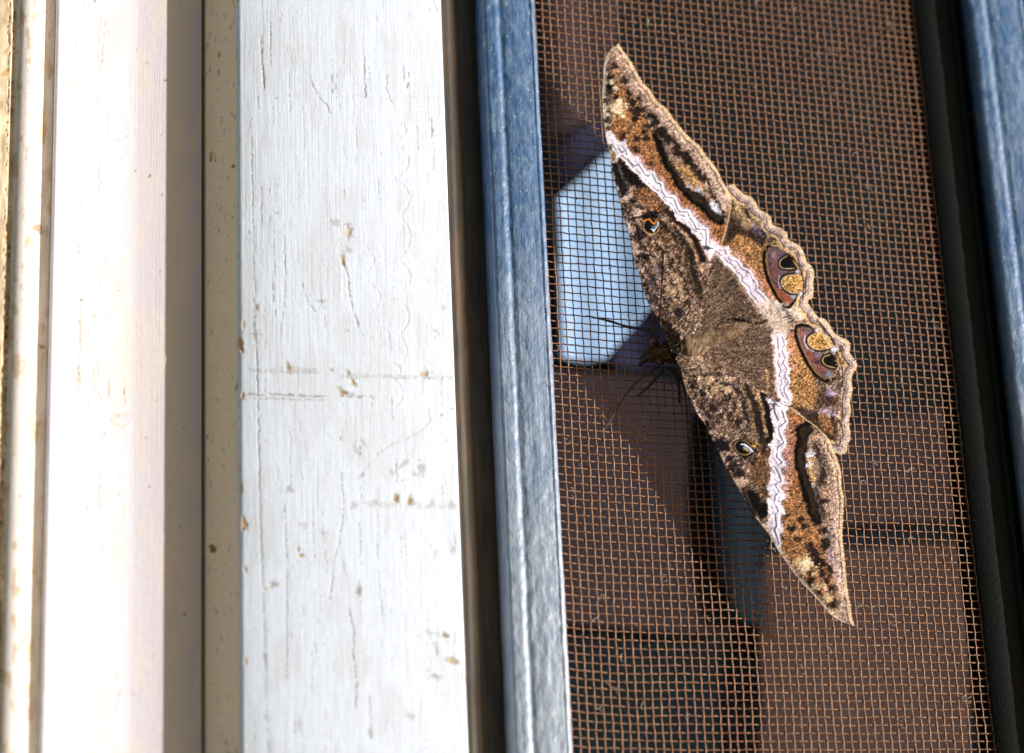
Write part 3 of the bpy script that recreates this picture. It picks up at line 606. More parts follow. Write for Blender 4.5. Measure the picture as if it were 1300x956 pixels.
contLF_i = [(1032, 546), (1026, 552), (1025, 560), (1024, 568), (1022, 578), (1022, 592), (1025, 606), (1029, 618), (1033, 630), (1038, 642), (1040, 655)]
thorax_dark = [(839, 404), (850, 408), (860, 422), (868, 440), (870, 456), (862, 466), (850, 458), (842, 440), (837, 420)]
hairzone = [(893, 350), (912, 335), (928, 348), (948, 370), (966, 390), (975, 406), (980, 432), (981, 470), (976, 498), (950, 488), (925, 474), (903, 452), (890, 420), (892, 380)]

def paint_moth(X, Y, kind):
    p = Paint(X, Y, (128, 104, 84), .50, 1.6, 1.5)
    n = fbm(X/11, Y/15, 401, 4); w = np.clip((.50-n)*5, 0, 1)*.65
    p.c = p.c*(1-w[:, None])+np.array((104, 76, 52.))*w[:, None]
    n = fbm(X/8, Y/8, 402, 3); w = np.clip((n-.58)*6, 0, 1)*.55
    p.c = p.c*(1-w[:, None])+np.array((192, 164, 130.))*w[:, None]
    n = fbm(X/3.2, Y/3.2, 404, 2); p.c *= (.62+.80*n)[:, None]
    q_ = fbm((X*.8+Y*.6)/2.2, (Y*.8-X*.6)/9, 405, 3); w = np.clip((.47-q_)*9, 0, 1)*.45; p.c = p.c*(1-w[:, None])+np.array((62, 44, 34.))*w[:, None]
    dk = (44, 32, 26); dk2 = (66, 46, 36); gold = (158, 108, 62); cream = (232, 200, 150); lil = (150, 132, 138); rust = (140, 82, 48)
    if kind == 'F':
        # ----- upper forewing
        p.fill([(784, 62)] + bandUF_r + [(925, 290), (918, 280)] + contUF[::-1] + [(815, 140), (800, 100)], gold, .85, 4, .52)
        p.fill(np.array(bandUF_r+[(925, 290)]+contUF[::-1][:10]), rust, .45, 12, .42)
        p.fill([(808, 92), (833, 130), (848, 150), (868, 175), (890, 200), (909, 228), (922, 250), (922, 275), (908, 268), (894, 248), (870, 235), (856, 212), (843, 185), (832, 168), (818, 145), (805, 118)], (150, 122, 100), .8, 6, .5)
        p.fill([(776, 66), (784, 62), (797, 84), (812, 116), (805, 128), (790, 110), (778, 90)], (150, 120, 98), .75, 5, .5)
        for q in ((781, 84.5, 4), (774, 99, 3.6), (774, 111, 5), (794, 100, 6.5), (783, 124, 5), (802, 131, 6.5), (810, 141, 8), (813, 123, 5.5), (806, 152, 4.5), (827, 147, 5), (840, 167, 7.5), (849, 176, 7), (860, 190, 7.5), (868, 197, 7), (874, 206, 6), (880, 213, 6), (886, 220, 5.5), (891, 226, 5), (799, 118, 4.5), (833, 155, 5), (822, 160, 4), (819, 168, 4), (820, 176, 4), (808, 176, 3.5), (792, 172, 4), (808, 190, 3.5), (826, 207, 3)):
            p.blob(*q, dk, .86, 3.5, .5)
        p.fill([(855, 205), (875, 212), (888, 228), (893, 240), (882, 240), (866, 226)], (168, 128, 74), .8, 5, .55)
        for q in ((872, 238, 5), (886, 243, 5), (905, 262, 6), (912, 268, 5)): p.blob(*q, (206, 208, 214), .8, 4, .35)
        p.stroke([(898, 226), (901, 238), (903, 246), (911.7, 256.6), (918, 270)], 2.8, dk, .9, 2, .3)
        p.stroke([(893, 206), (900, 218), (909, 232), (914, 244)], 6, (205, 175, 140), .7, 3, .35)
        p.blob(784, 138, 9.5, (236, 204, 156), 1, 5, .35); p.blob(787, 130, 5, (230, 200, 150), .8, 4, .3); p.blob(783, 72, 6, (200, 160, 110), .6, 4)
        p.blob(779, 90, 3, (205, 150, 90), .8, 2); p.blob(777, 104, 3, (225, 205, 160), .9, 2); p.blob(781, 112, 2.5, (215, 200, 180), .9, 2)
        # leading edge
        p.stroke(UF_lead[2:10], 8, (188, 178, 160), .9, 3, .42, exact=True); p.stroke(UF_lead[:12], 2.6, (226, 196, 150), .9, 1, .2, exact=True)
        for q in ((769, 152, 3.5), (772, 163, 2.5), (768, 128, 2.2)): p.blob(*q, (64, 56, 50), .8, 2)
        p.fill([(775, 206), (786, 204), (794, 222), (800, 240), (790, 250), (781, 232)], (44, 40, 38), .95, 3, .4)
        p.fill([(785, 199), (800, 212), (812, 224), (822, 238), (812, 240), (798, 233), (790, 216)], (34, 24, 20), .95, 3, .4)
        p.stroke([(783, 206), (792, 228), (800, 246)], 1.4, (150, 140, 128), .7, 1.2)
        for q in ((790, 243, 5), (797, 265, 6), (801, 277, 4), (811, 298, 6.5), (814, 327, 5.5), (820, 329, 5), (829, 379, 4.5), (836, 341, 3), (850, 338, 3.5), (862, 396, 6.5), (851, 381, 4), (803, 256, 4), (858, 346, 2.8), (864, 350, 3), (825, 362, 4.5), (832, 350, 5), (829, 368, 4)): p.blob(*q, (50, 38, 42), .85, 3, .45)
        for q in ((797, 250, 5), (808, 268, 7), (802, 291, 5.5), (813, 342, 5.5), (829, 388, 4), (806, 316, 6), (786, 254, 3)): p.blob(*q, (204, 176, 156), .75, 4, .35)
        p.fill([(846, 345), (858, 342), (868, 350), (870, 365), (866, 385), (852, 382), (846, 365)], (188, 158, 116), .6, 5, .35)
        p.fill([(810, 236), (826, 240), (838, 258), (840, 268), (822, 270), (806, 252)], (132, 82, 40), .6, 6, .6)
        p.fill([(820, 338), (838, 335), (839, 380), (832, 398), (820, 372)], (120, 100, 92), .6, 5, .75)
        # post-median dark band hugging the white one, plus the mottled second band
        p.stroke([(846, 266), (855, 277), (866, 285), (874, 292), (881, 303), (888, 318), (893, 330)], 6.5, (48, 28, 26), .93, 2.5, .3)
        p.stroke([(842, 285), (852, 292), (863, 300), (872, 314), (879, 328), (878, 342), (883, 354), (888, 368), (890, 378)], 8, (48, 40, 28), .85, 4, .6)
        p.stroke([(858, 285), (868, 296), (877, 310), (884, 324), (888, 338), (893, 346)], 2.2, (196, 150, 104), .7, 1.6, .3)
        p.stroke([(850, 300), (862, 312), (870, 328), (872, 342)], 5, (120, 84, 50), .6, 4, .6); p.stroke([(862, 322), (866, 335), (873, 350), (880, 366)], 4, (60, 46, 30), .5, 4, .6)
        p.stroke([(842, 318), (842.5, 330), (842, 345), (840.5, 365), (839, 385), (837.5, 412)], 1.3, (88, 40, 18), .95, .9, .1, exact=True, hh=.12)
        p.stroke([(851, 336), (857, 345), (866, 350)], 2, (80, 60, 42), .8, 1.5)
        # ----- lower forewing
        p.fill([(1004, 520)] + bandLF_r[1:] + [(1003, 712), (1020, 736), (1050, 768), (1068, 760), (1062, 700), (1045, 680), (1034, 664)] + contLF[::-1], gold, .8, 4, .52)
        p.fill(np.array([(1004, 522)]+bandLF_r[1:9]+[(1004, 618), (1018, 620)]+contLF[::-1][4:]), rust, .45, 10, .42)
        p.fill(np.array(bandLF_r[1:11]+[(1004, 618), (1006, 590), (1005, 555), (1003, 530)]), (196, 160, 160), .55, 8, .4)
        p.fill([(1032, 546), (1046, 558), (1056, 574), (1063, 600), (1066, 640), (1066, 690), (1072, 760), (1060, 745), (1048, 700), (1040, 664), (1036, 640), (1026, 610), (1022, 580)], (164, 132, 104), .85, 6, .5)
        p.fill([(1044, 672), (1062, 664), (1067, 700), (1071, 742), (1062, 740), (1048, 706)], lil, .6, 7, .5)
        p.stroke([(1036, 566), (1043, 582), (1045, 600), (1044, 614)], 9, (48, 38, 34), .8, 5, .6); p.stroke([(1031, 592), (1031, 606), (1036, 620), (1040, 634), (1044, 648), (1046, 656)], 6, (54, 44, 44), .75, 4, .6)
        p.stroke([(1040, 560), (1048, 580), (1053, 600), (1055, 622)], 2.6, (70, 50, 44), .7, 2, .4)
        p.fill([(1024, 580), (1031, 576), (1033, 596), (1037, 612), (1034, 618), (1027, 602)], (206, 162, 100), .8, 3, .55)
        for q in ((1020, 668, 4.5), (1028, 692, 6), (1032, 702, 7), (1041, 716, 7.5), (1033, 712, 5), (1029, 743, 6.5), (1038, 754, 5), (1057, 747, 6.5), (1057, 766, 5.5), (1048, 692, 6), (1054, 722, 5), (1047, 636, 4.5), (1036, 660, 7), (1046, 673, 5), (1030, 728, 4.5), (1044, 729, 5), (1050, 738, 4.5), (1016, 660, 3.5), (1006, 672, 4), (1012, 684, 3.5), (1000, 655, 3), (1058, 680, 3)): p.blob(*q, dk, .86, 3.5, .5)
        p.blob(1021, 716, 10, (240, 212, 164), 1, 5, .35); p.blob(1013, 712, 6, (216, 176, 112), .8, 5, .3); p.blob(1036, 728, 4, (220, 190, 130), .7, 3)
        for q in ((1028, 576, 5), (1027, 588, 3.5), (1031, 616, 3)): p.blob(*q, (206, 208, 214), .85, 3.5, .35)
        for q in ((1035, 746, 4), (1050, 758, 6), (1064, 778, 6), (1046, 745, 4)): p.blob(*q, (214, 184, 140), .75, 3, .35)
        p.stroke(LF_lead[16:], 4, (222, 196, 158), .85, 2, .3, exact=True); p.stroke(LF_lead[18:], 9, (206, 180, 146), .5, 4, .45)
        for q in ((890, 531, 6), (884, 520, 5), (920, 577, 6), (928, 580, 5), (940, 611, 6), (948, 616, 4), (962, 660, 4), (972, 668, 5), (942, 592, 5), (936, 585, 5), (905, 548, 4)): p.blob(*q, (208, 172, 142), .8, 4, .35)
        for q in ((902, 541, 5.5), (914, 563, 7), (920, 567, 6), (927, 583, 5.5), (932, 593, 6.5), (938, 601, 6), (892, 512, 4), (905, 518, 4), (912, 514, 3.4), (899, 526, 4), (921, 505, 4), (892, 500, 4), (944, 576, 5), (951, 577, 4), (939, 533, 4.5), (930, 520, 3.5), (880, 490, 4)): p.blob(*q, (44, 32, 36), .86, 3, .45)
        p.fill([(940, 618), (950, 617), (962, 628), (970, 640), (975, 652), (968, 660), (955, 650), (946, 634)], (34, 26, 26), .93, 3, .4); p.blob(971, 646, 7, (26, 20, 20), .95, 3, .3)
        p.stroke([(945, 622), (953, 640), (962, 655)], 1.6, (128, 112, 100), .7, 1.5)
        p.stroke([(969, 500), (973.5, 520), (976, 536), (980, 549), (975, 560)], 8, (36, 24, 20), .95, 2.5, .3)
        p.stroke([(948, 484), (949, 497), (958, 516), (962, 532), (966, 548), (968, 570)], 9, (46, 36, 28), .86, 4, .6)
        p.stroke([(936, 486), (943, 506), (948, 525), (954, 545)], 6, (62, 48, 34), .75, 4, .6)
        p.stroke([(962, 494), (966, 514), (970, 532), (974, 552)], 2.4, (196, 152, 96), .75, 1.6, .3)
        p.stroke([(943, 486), (950, 505), (955, 525), (960, 548)], 2.2, (188, 144, 90), .6, 1.6, .3)
        p.fill([(896, 478), (920, 482), (928, 498), (922, 507), (905, 504), (892, 492)], (176, 148, 106), .6, 5, .35)
        p.fill([(958, 560), (974, 566), (974, 600), (972, 622), (962, 618), (950, 600), (958, 580)], (120, 78, 42), .65, 6, .6)
        p.stroke([(904, 517), (918, 540), (930, 556)], 1.4, (110, 66, 48), .7, 1.2)
        p.stroke([(868, 492), (880, 512), (898, 534), (912, 556)], 5, (146, 122, 112), .4, 4, .7)
        # white bands
        for l, r_ in ((bandUF_l, bandUF_r), (bandLF_l, bandLF_r)):
            p.fill(np.array(l+r_[::-1]), (238, 222, 222), .98, 1.3, .2)
        p.stroke(np.array(bandUF_r)[4:]+(2, -1), 5, (206, 168, 170), .55, 4, .3); p.stroke(np.array(bandUF_l)+(.5, 0), 1.6, (236, 200, 184), .6, 1.2)
        for l_, dx, dy in ((lineUF1, 2.2, -1.6), (lineUF1, -1.8, 1.6), (lineUF2, 0, 2.), (LFa, -3, 1), (LFa, 2.6, 0), (LFb, 0, 0)):
            p.stroke(np.array(l_)+(dx, dy), 2.6, (255, 252, 254), .95, 1.6, .06, exact=True)
        p.stroke(np.array(lineUF1)+(4.2, -3.4), 1.0, (150, 128, 140), .7, 1, .1, exact=True, brk=.15); p.stroke(np.array(LFa)+(4.4, 0), 1.0, (150, 128, 140), .6, 1, .1, exact=True, brk=.3); p.stroke(np.array(LFa)+(-5.2, 1), 1.0, (130, 112, 126), .7, 1, .1, exact=True, brk=.2)
        p.stroke(lineUF1, 1.6, (84, 76, 98), .9, .9, exact=True, brk=.1); p.stroke(lineUF2, 1.5, (100, 84, 98), .8, .9, exact=True, brk=.25); p.stroke(np.array(lineUF1)+(3.5, -3), .9, (150, 136, 150), .5, .9, brk=.3)
        p.stroke(LFa, 1.7, (84, 76, 98), .9, .9, exact=True, brk=.1); p.stroke(LFb, 2.2, (60, 52, 60), .85, .9, exact=True); p.blob(982.5, 512, 4.6, (80, 70, 84), .8, 1.5); p.blob(981, 511, 1.6, (230, 226, 230), .8, 1)
        p.stroke(np.array(LFa)[4:]+(-4, 2), 1., (110, 100, 112), .6, .9, brk=.35); p.blob(896, 314, 3, (60, 54, 66), .8, 1.2, sx=2, ang=10)
        rs = random.Random(3)
        for q in range(26):
            t = rs.random(); a = np.array(LFa[8])*(1-t)+np.array(LFa[-1])*t
            a = a+(rs.gauss(0, 3.5), rs.gauss(0, 3)); p.stroke([a, a+(rs.uniform(.5, 2), rs.uniform(4, 9))], .8, (86, 78, 92), .7, .8)
        p.stroke([(770, 171), (773, 185), (779, 192)], 4, (226, 208, 180), .8, 2, .2); p.blob(775, 188, 3.5, (70, 66, 56), .7, 2.5)
        p.stroke([(780, 192), (783, 201), (779, 205)], 5, (228, 206, 182), .75, 2.5, .25)
        # black contour with olive brown lining
        for o_, i_ in ((contUF, contUF_i), (contLF, contLF_i)):
            p.fill(np.array(o_+i_[::-1]), (62, 46, 30), .96, 2, .14)
            p.stroke((np.array(o_)[2:12]*.45+np.array(i_)[1:11]*.55), 2.4, (88, 64, 42), .6, 2.5, .1)
            p.stroke(o_, 5.4, (10, 8, 7), .98, 2.2, .1)
            p.stroke(i_, 2.6, (22, 20, 22), .7, 2.5, .2)
        p.stroke(np.array(contUF)[7:]+(-1.5, 3.4), 1.6, (186, 112, 62), .7, 1.4, .2); p.stroke(np.array(contLF)[2:9]+(-3.2, 1), 1.6, (190, 120, 66), .7, 1.4, .2)
        # small forewing eye, upper
        p.blob(830, 273, 6, (18, 14, 10), .95, 2, .1, rag=.2); p.blob(820, 276, 5, (20, 16, 10), .85, 2, .1, rag=.2)
        p.blob(827, 287.8, 12.2, (70, 44, 20), .8, 1.6, .15, rag=.05); p.blob(827, 287.8, 10.6, (206, 160, 96), 1, .9, .06, rag=.03); p.blob(827, 287.3, 9.3, (10, 10, 10), 1, .9, .05, rag=.03)
        p.blob(824, 286, 4.5, (16, 36, 40), .9, 3, .05, rag=.05)
        p.stroke([(816, 281), (820, 279), (824, 278.5), (827, 281.5), (830.5, 284.5), (833, 280)], 1.6, (232, 136, 44), 1, .8, .05, exact=True)
        p.stroke([(827, 291), (831, 292), (835, 286.5), (835.5, 281)], 1.5, (238, 240, 244), 1, .8, .03, exact=True); p.stroke([(828, 288), (832, 288), (833.5, 283)], 1.2, (150, 180, 196), .9, .8, .03, exact=True)
        p.blob(830, 293.5, 1.2, (240, 240, 240), 1, .8, rag=0)
        # small forewing eye, lower
        p.blob(950, 576, 6.5, (20, 16, 18), .92, 2, .1, sx=1.3, ang=20)
        p.blob(943.5, 568.5, 10.2, (50, 34, 18), .85, 1.6, .12, sx=1.3, ang=28, rag=.05); p.blob(943.5, 568.5, 8.9, (176, 136, 84), 1, .9, .06, sx=1.32, ang=28, rag=.03); p.blob(943.3, 568.3, 7.8, (10, 9, 9), 1, .9, .05, sx=1.32, ang=28, rag=.03)
        p.blob(940, 568, 4, (14, 40, 48), .9, 3, .05, rag=.05)
        p.stroke([(941, 564), (946, 564.5), (951, 568.5), (955.5, 573)], 1.7, (240, 240, 246), 1, .8, .03, exact=True); p.stroke([(943.5, 569), (945, 566.5), (949, 570), (953, 574)], 1.1, (196, 206, 220), .9, .8, .03, exact=True)
        p.stroke([(944.5, 571), (946, 569), (949, 573)], 1.1, (220, 190, 60), 1, .8, .03, exact=True); p.blob(957.5, 566, 1.8, (206, 160, 40), .9, 1.2)
        # dark olive-speckled thorax side marks
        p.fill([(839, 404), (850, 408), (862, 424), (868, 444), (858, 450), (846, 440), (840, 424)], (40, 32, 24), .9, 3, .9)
        # continuous wavy cross lines of the inner forewing
        rs = random.Random(17)
        def wavy(pts, w, col, al, am=2.2, wl=9.):
            q = spline(pts, 8); t = np.gradient(q, axis=0); t /= np.hypot(t[:, 0], t[:, 1])[:, None]+1e-9; L = np.cumsum(np.hypot(*np.gradient(q, axis=0).T)); o_ = am*np.sin(L/wl*6.28+rs.uniform(0, 6))+am*.8*np.sin(L/wl*2.7+rs.uniform(0, 6))
            q = q+np.stack([-t[:, 1]*o_, t[:, 0]*o_], -1); p.stroke(q, w, col, al, 1.6, .35, hh=.03 if col[0] > 120 else -.03); return q
        D_, T_ = (58, 42, 34), (186, 156, 122)
        for pts, w in (([(801, 281), (822, 300), (846, 322), (862, 342), (872, 366), (876, 392)], 2.6), ([(806, 304), (826, 322), (846, 345), (858, 366), (862, 392)], 2.0), ([(812, 330), (828, 352), (842, 374), (850, 398)], 2.2), ([(794, 262), (812, 262), (832, 276), (850, 292), (866, 318)], 2.0), ([(820, 366), (832, 380), (842, 396)], 2.2),
                       ([(880, 500), (896, 492), (916, 486), (934, 492), (944, 510), (950, 530), (948, 552), (938, 556)], 2.4), ([(888, 516), (902, 506), (918, 500), (930, 508), (938, 530), (940, 548)], 2.), ([(898, 538), (912, 526), (924, 524), (932, 536)], 2.2), ([(874, 486), (888, 476), (904, 474), (916, 476)], 2.2),
                       ([(930, 600), (946, 590), (958, 580), (964, 566)], 2.2), ([(944, 626), (956, 612), (966, 600), (971, 584)], 2.2), ([(924, 588), (938, 584), (950, 584), (962, 574)], 1.8)):
            wavy(pts, w*1.25, D_, .85); wavy([(a+2.4, b-2.4) for a, b in pts], 1.6, T_, .6)
        for pts in ([(820, 92), (836, 124), (858, 154), (884, 184), (908, 216), (918, 244)], [(1074, 770), (1066, 730), (1061, 690), (1061, 650), (1057, 610), (1046, 578)]):
            wavy(pts, 1.6, D_, .6, 1.6, 8); wavy([(a-4, b+3) for a, b in pts], 2., (190, 164, 136), .5, 1.6, 8)
        margins = ((UF_out, 'f'), (LF_out, 'f'))
    else:
        hz = np.array(hairzone); p.fill(hz, (112, 90, 70), .85, 8, .4)
        ang = np.arctan2(Y-440, X-850); st = vn(ang*46, np.hypot(X-850, Y-440)/14, 431)
        w = np.clip(inside(X, Y, hz)*1.0, 0, 1)*.2; p.c *= (1-w+w*1.9*st)[:, None]
        # golden fields outside the bands
        p.fill(np.array([(922, 300), (940, 288), (958, 300), (972, 312), (969, 330), (974, 350), (985, 376), (990, 388), (978, 382)]+bandUH_r[::-1][2:]), (162, 116, 68), .9, 4, .5)
        p.fill([(958, 352), (970, 350), (984, 376), (990, 388), (976, 380)], (186, 116, 72), .6, 6, .35)
        p.fill(np.array([(1000, 428), (1012, 436), (1022, 460), (1036, 480), (1038, 500), (1034, 516), (1012, 522)]+bandLH_r[::-1][:-1]), (164, 118, 68), .9, 4, .5)
        p.fill([(1000, 420), (1010, 424), (1016, 448), (1006, 456), (1001, 440)], (192, 130, 88), .7, 5, .35)
        p.fill([(1003, 517), (1020, 517), (1040, 524), (1056, 546), (1064, 566), (1050, 560), (1030, 540), (1015, 528)], (74, 52, 40), .8, 5, .3)
        p.fill([(1040, 494), (1056, 492), (1062, 510), (1050, 520), (1040, 512)], (92, 62, 48), .75, 6, .5)
        p.fill([(1038, 520), (1056, 524), (1058, 552), (1044, 546)], (166, 112, 66), .8, 5, .5)
        p.blob(1055, 500, 5, (176, 160, 178), .8, 5, .3); p.blob(1051, 507, 4, (64, 44, 56), .7, 3); p.blob(1052, 523, 4.5, (190, 176, 188), .8, 5, .3, sx=1.6); p.stroke([(1056, 530), (1058, 542), (1059, 548)], 3, (60, 44, 30), .8, 2)
        # dark field beside the upper forewing tornus
        p.fill([(927, 250), (933, 262), (946, 280), (958, 292), (972, 302), (970, 316), (955, 304), (940, 296), (925, 306), (918, 314), (924, 290), (928, 268)], (66, 48, 36), .85, 5, .35)
        p.fill([(931, 256), (944, 266), (950, 278), (958, 286), (948, 292), (936, 284), (930, 270)], (176, 146, 100), .75, 5, .4)
        p.blob(936, 281, 5, (84, 68, 54), .8, 4); p.blob(965, 295, 5, (110, 98, 120), .7, 4, sx=1.6, ang=30)
        # bands
        for l, r_ in ((bandUH_l, bandUH_r), (bandLH_l, bandLH_r)):
            p.fill(np.array(l+r_[::-1]), (240, 218, 220), .98, 1.6, .2)
        p.stroke(np.array(bandUH_l)+(-2, 1), 2, (214, 180, 160), .7, 1.6, .2); p.stroke(np.array(bandLH_l)+(-1, 0), 2, (232, 206, 170), .7, 1.6, .2)
        p.stroke(np.array(bandUH_r)[2:]+(4, -2.5), 6, (216, 164, 150), .55, 5, .3); p.stroke(np.array(bandLH_r)[1:6]+(3, 0), 5, (220, 160, 140), .5, 5, .3)
        for l_ in (UHa, UHb, LHa, LHb): p.stroke(np.array(l_)+((1.4, -1.4) if l_ in (UHa, LHa) else (-1.6, 1.)), 2.6, (255, 252, 254), .95, 1.6, .06, exact=True)
        for l_ in (UHa, UHb, LHa, LHb): p.stroke(l_, 1.5, (104, 86, 112), .85, 1.1, exact=True, brk=.12)
        p.stroke([(920, 327), (930, 334), (937, 345), (946, 352), (951, 360)], .8, (176, 160, 180), .6, .9)
        p.stroke([(977, 425), (980, 450), (979, 480), (983, 500), (988, 510)], 3, (108, 72, 52), .7, 2, .3); p.stroke([(974, 470), (975, 490), (974, 502)], 2, (206, 168, 104), .8, 1.4, .2)
        p.stroke([(916, 336), (930, 352), (944, 372)], 3, (110, 72, 52), .5, 3, .3)
        # fluffy pale end of the body and the dark crease
        p.fill([(958, 388), (976, 378), (996, 384), (1016, 390), (1030, 396), (1018, 404), (1006, 410), (1000, 426), (984, 424), (976, 414)], (214, 190, 164), .85, 7, .22)
        p.fill([(984, 380), (1000, 386), (1008, 394), (996, 402), (984, 394)], (222, 206, 190), .6, 6, .2)
        p.stroke([(925, 404), (940, 407), (955, 411), (964, 411), (972, 407.5)], 2.4, (40, 32, 26), .85, 2.2, .2, hh=-.35)
        p.stroke([(918, 399), (930, 398), (945, 402)], 2, (80, 60, 46), .6, 2.5); p.stroke([(925, 412), (950, 416), (972, 413)], 2.2, (196, 170, 138), .6, 2.5)
        p.blob(996, 390, 4, (96, 76, 62), .7, 3); p.blob(1004, 404, 5, (84, 64, 52), .7, 4, sx=1.6, ang=60); p.blob(1018, 403, 4, (238, 216, 176), .8, 2.5, .1)
        # kidney eyes
        kU = spline([(975, 318), (982, 314.5), (990, 316), (998, 321), (993, 326), (989, 333), (990, 340), (999, 343), (1007, 344), (999, 347), (992, 351), (989.5, 359), (994, 368), (1003, 373), (1011, 374.5), (1010, 381), (1002, 388.5), (993, 384), (986, 374), (980, 362), (976, 348), (973, 332)], 3, True)
        kL = spline([(1013, 417), (1020, 415.5), (1029, 417), (1033, 420), (1027, 424), (1023, 431), (1025.5, 439), (1035, 445.5), (1047, 445), (1050, 446), (1044, 451), (1042, 458), (1047, 465), (1057, 469), (1061, 471), (1056, 480), (1047, 482), (1036, 475), (1027, 462), (1019, 447), (1014, 432)], 3, True)
        for k_, offs in ((kU, (0, 0)), (kL, (0, 0))):
            p.fill(k_, (124, 88, 78), 1, 2.6, .24, exact=True)
        p.fill([(974, 316), (990, 316), (997, 321), (990, 330), (980, 332), (974, 328)], (104, 96, 102), .8, 6, .1, exact=True)
        p.blob(982, 325, 4, (158, 112, 104), .8, 4, .1); p.blob(985, 343, 4, (132, 82, 86), .6, 4, .04); p.blob(994, 345, 4, (110, 104, 116), .8, 4, .04)
        p.blob(992, 375, 6, (166, 88, 54), .85, 5, .15); p.blob(1001, 382, 4.5, (170, 82, 46), .85, 4, .15); p.blob(1008, 377, 3.4, (150, 180, 190), .95, 2.5, .04); p.blob(986, 360, 3, (120, 60, 70), .7, 3)
        p.blob(1018, 424, 4, (166, 112, 100), .8, 4, .1); p.blob(1029, 419, 3, (112, 116, 124), .8, 2.5, .04); p.blob(1020, 436, 4, (150, 88, 76), .6, 4, .04); p.blob(1029, 452, 5, (150, 80, 62), .75, 5, .15); p.blob(1040, 448.5, 3.4, (124, 126, 134), .8, 2.5, .04, sx=1.6); p.blob(1041, 467, 5, (160, 86, 74), .75, 5, .15); p.blob(1053, 475, 4, (128, 132, 144), .95, 3, .04); p.blob(1036, 460, 3, (90, 52, 60), .7, 3)
        cU = [(1000, 310), (984, 309.5), (974.5, 312.5), (970.5, 320.5), (969.5, 331), (971.5, 343.5), (975, 355), (980.3, 366.5), (986.5, 378), (993, 385.5), (1001.6, 390.5), (1007, 385), (1012.5, 377)]
        cL = [(1034, 419), (1027, 414), (1017, 412.5), (1010.5, 415), (1010, 425), (1014, 438.6), (1019.4, 451), (1026, 463.7), (1033, 473.5), (1040, 480), (1047, 484), (1055, 482), (1062, 473)]
        p.stroke(np.array(cU[2:11])+(3.6, -.6), 1.8, (150, 114, 66), .85, 1.4, .1, exact=True); p.stroke(np.array(cL[3:11])+(3.6, -.6), 1.8, (158, 120, 68), .85, 1.4, .1, exact=True)
        p.stroke(cU[1:], 3.6, (14, 10, 8), .97, 1.3, .05, exact=True); p.stroke(cL, 3.6, (14, 10, 8), .97, 1.3, .05, exact=True)
        p.stroke(np.array(cU[:4])+(-.5, -2.6), 2, (212, 160, 96), .8, 1.3, .15); p.stroke([(978, 311), (990, 313), (999, 319), (1004, 322)], 1.4, (214, 176, 116), .9, 1, .1, exact=True)
        def lobe(pts, fillc, amp, k):
            q = spline(pts, 4, True); e = spline(pts[:k], 4); p.stroke(e, 5.2, (14, 10, 9), .95, 1.5, .05, exact=True)
            p.fill(q, fillc, 1, 1.8, amp, exact=True); p.stroke(e, 1.3, (214, 180, 124), .92, 1.0, .12, exact=True)
        lobe([(999, 325), (992, 329.5), (989.8, 335.5), (992.5, 340), (1000, 341), (1008, 340.5), (1011, 334), (1006, 327)], (8, 7, 8), .3, 6)
        lobe([(1009, 348.7), (999.5, 350), (993.5, 353.5), (991.8, 359.5), (996, 366.5), (1004, 371.5), (1013, 372), (1019, 366), (1019.5, 356), (1016, 349)], (176, 132, 74), .62, 7)
        lobe([(1035, 423), (1028.5, 426.5), (1025.5, 432), (1028, 439), (1037, 443.6), (1049, 442.8), (1057, 439), (1053, 429), (1044, 422.5)], (178, 132, 72), .62, 7)
        lobe([(1054, 450.5), (1046.5, 453), (1044.3, 458.3), (1049, 464), (1060, 467), (1064, 462), (1063, 455)], (10, 7, 6), .3, 5)
        p.stroke([(989, 350), (988, 358), (991, 366)], 1.4, (196, 186, 206), .8, 1.1, exact=True); p.stroke([(1022, 426), (1021, 434), (1025, 442), (1033, 446)], 1.5, (196, 196, 206), .85, 1.1, exact=True)
        p.blob(1011, 331, 3.5, (176, 120, 76), .85, 2.5, .3, sx=1.5, ang=70); p.blob(1013, 345, 3.2, (214, 206, 214), .9, 3, .15); p.blob(1018, 372.5, 3.8, (214, 206, 210), .9, 3, .15)
        p.blob(1038.5, 419, 3, (212, 208, 222), .9, 2.6, .15); p.blob(1059, 443, 3.8, (206, 204, 216), .9, 3, .15); p.blob(1063.5, 459, 3.5, (206, 150, 96), .85, 2.5, .3, sx=1.4, ang=70); p.blob(1069, 470, 3, (214, 206, 214), .9, 2.6, .15)
        p.fill([(1028, 416), (1040, 419), (1052, 430), (1060, 440), (1052, 440), (1042, 424), (1032, 420)], (216, 172, 120), .5, 3, .3)
        p.stroke([(1054, 483), (1058, 478), (1063, 470), (1066, 462)], 2, (214, 180, 116), .9, 1.2, .15); p.stroke([(1006, 390), (1012, 384), (1015, 378)], 2, (214, 180, 126), .9, 1.2, .15)
        margins = ((UH_out, 'h'), (LH_out, 'h'))
    for curve, t in margins:
        c = spline(curve[2:] if t == 'h' else curve, 4)
        if t == 'f' : c = c[:-(4*5)]
        near = p._sub(c, 20)
        d = seg_dist(X[near], Y[near], c); wv = 1.6*(vn(X[near]/5, Y[near]/5, 451)-.5)*2
        def band(d0, d1, col, al, amp, nz=0, s=.9):
            w_ = al*np.clip((d+wv*.6-d0)/s+.5, 0, 1)*np.clip((d1-d-wv*.6)/s+.5, 0, 1)
            if nz: w_ = w_*np.clip((vn(X[near]/4.5, Y[near]/4.5, 460)-nz)*6, 0, 1)
            p._mix(near, w_, col, amp, 0)
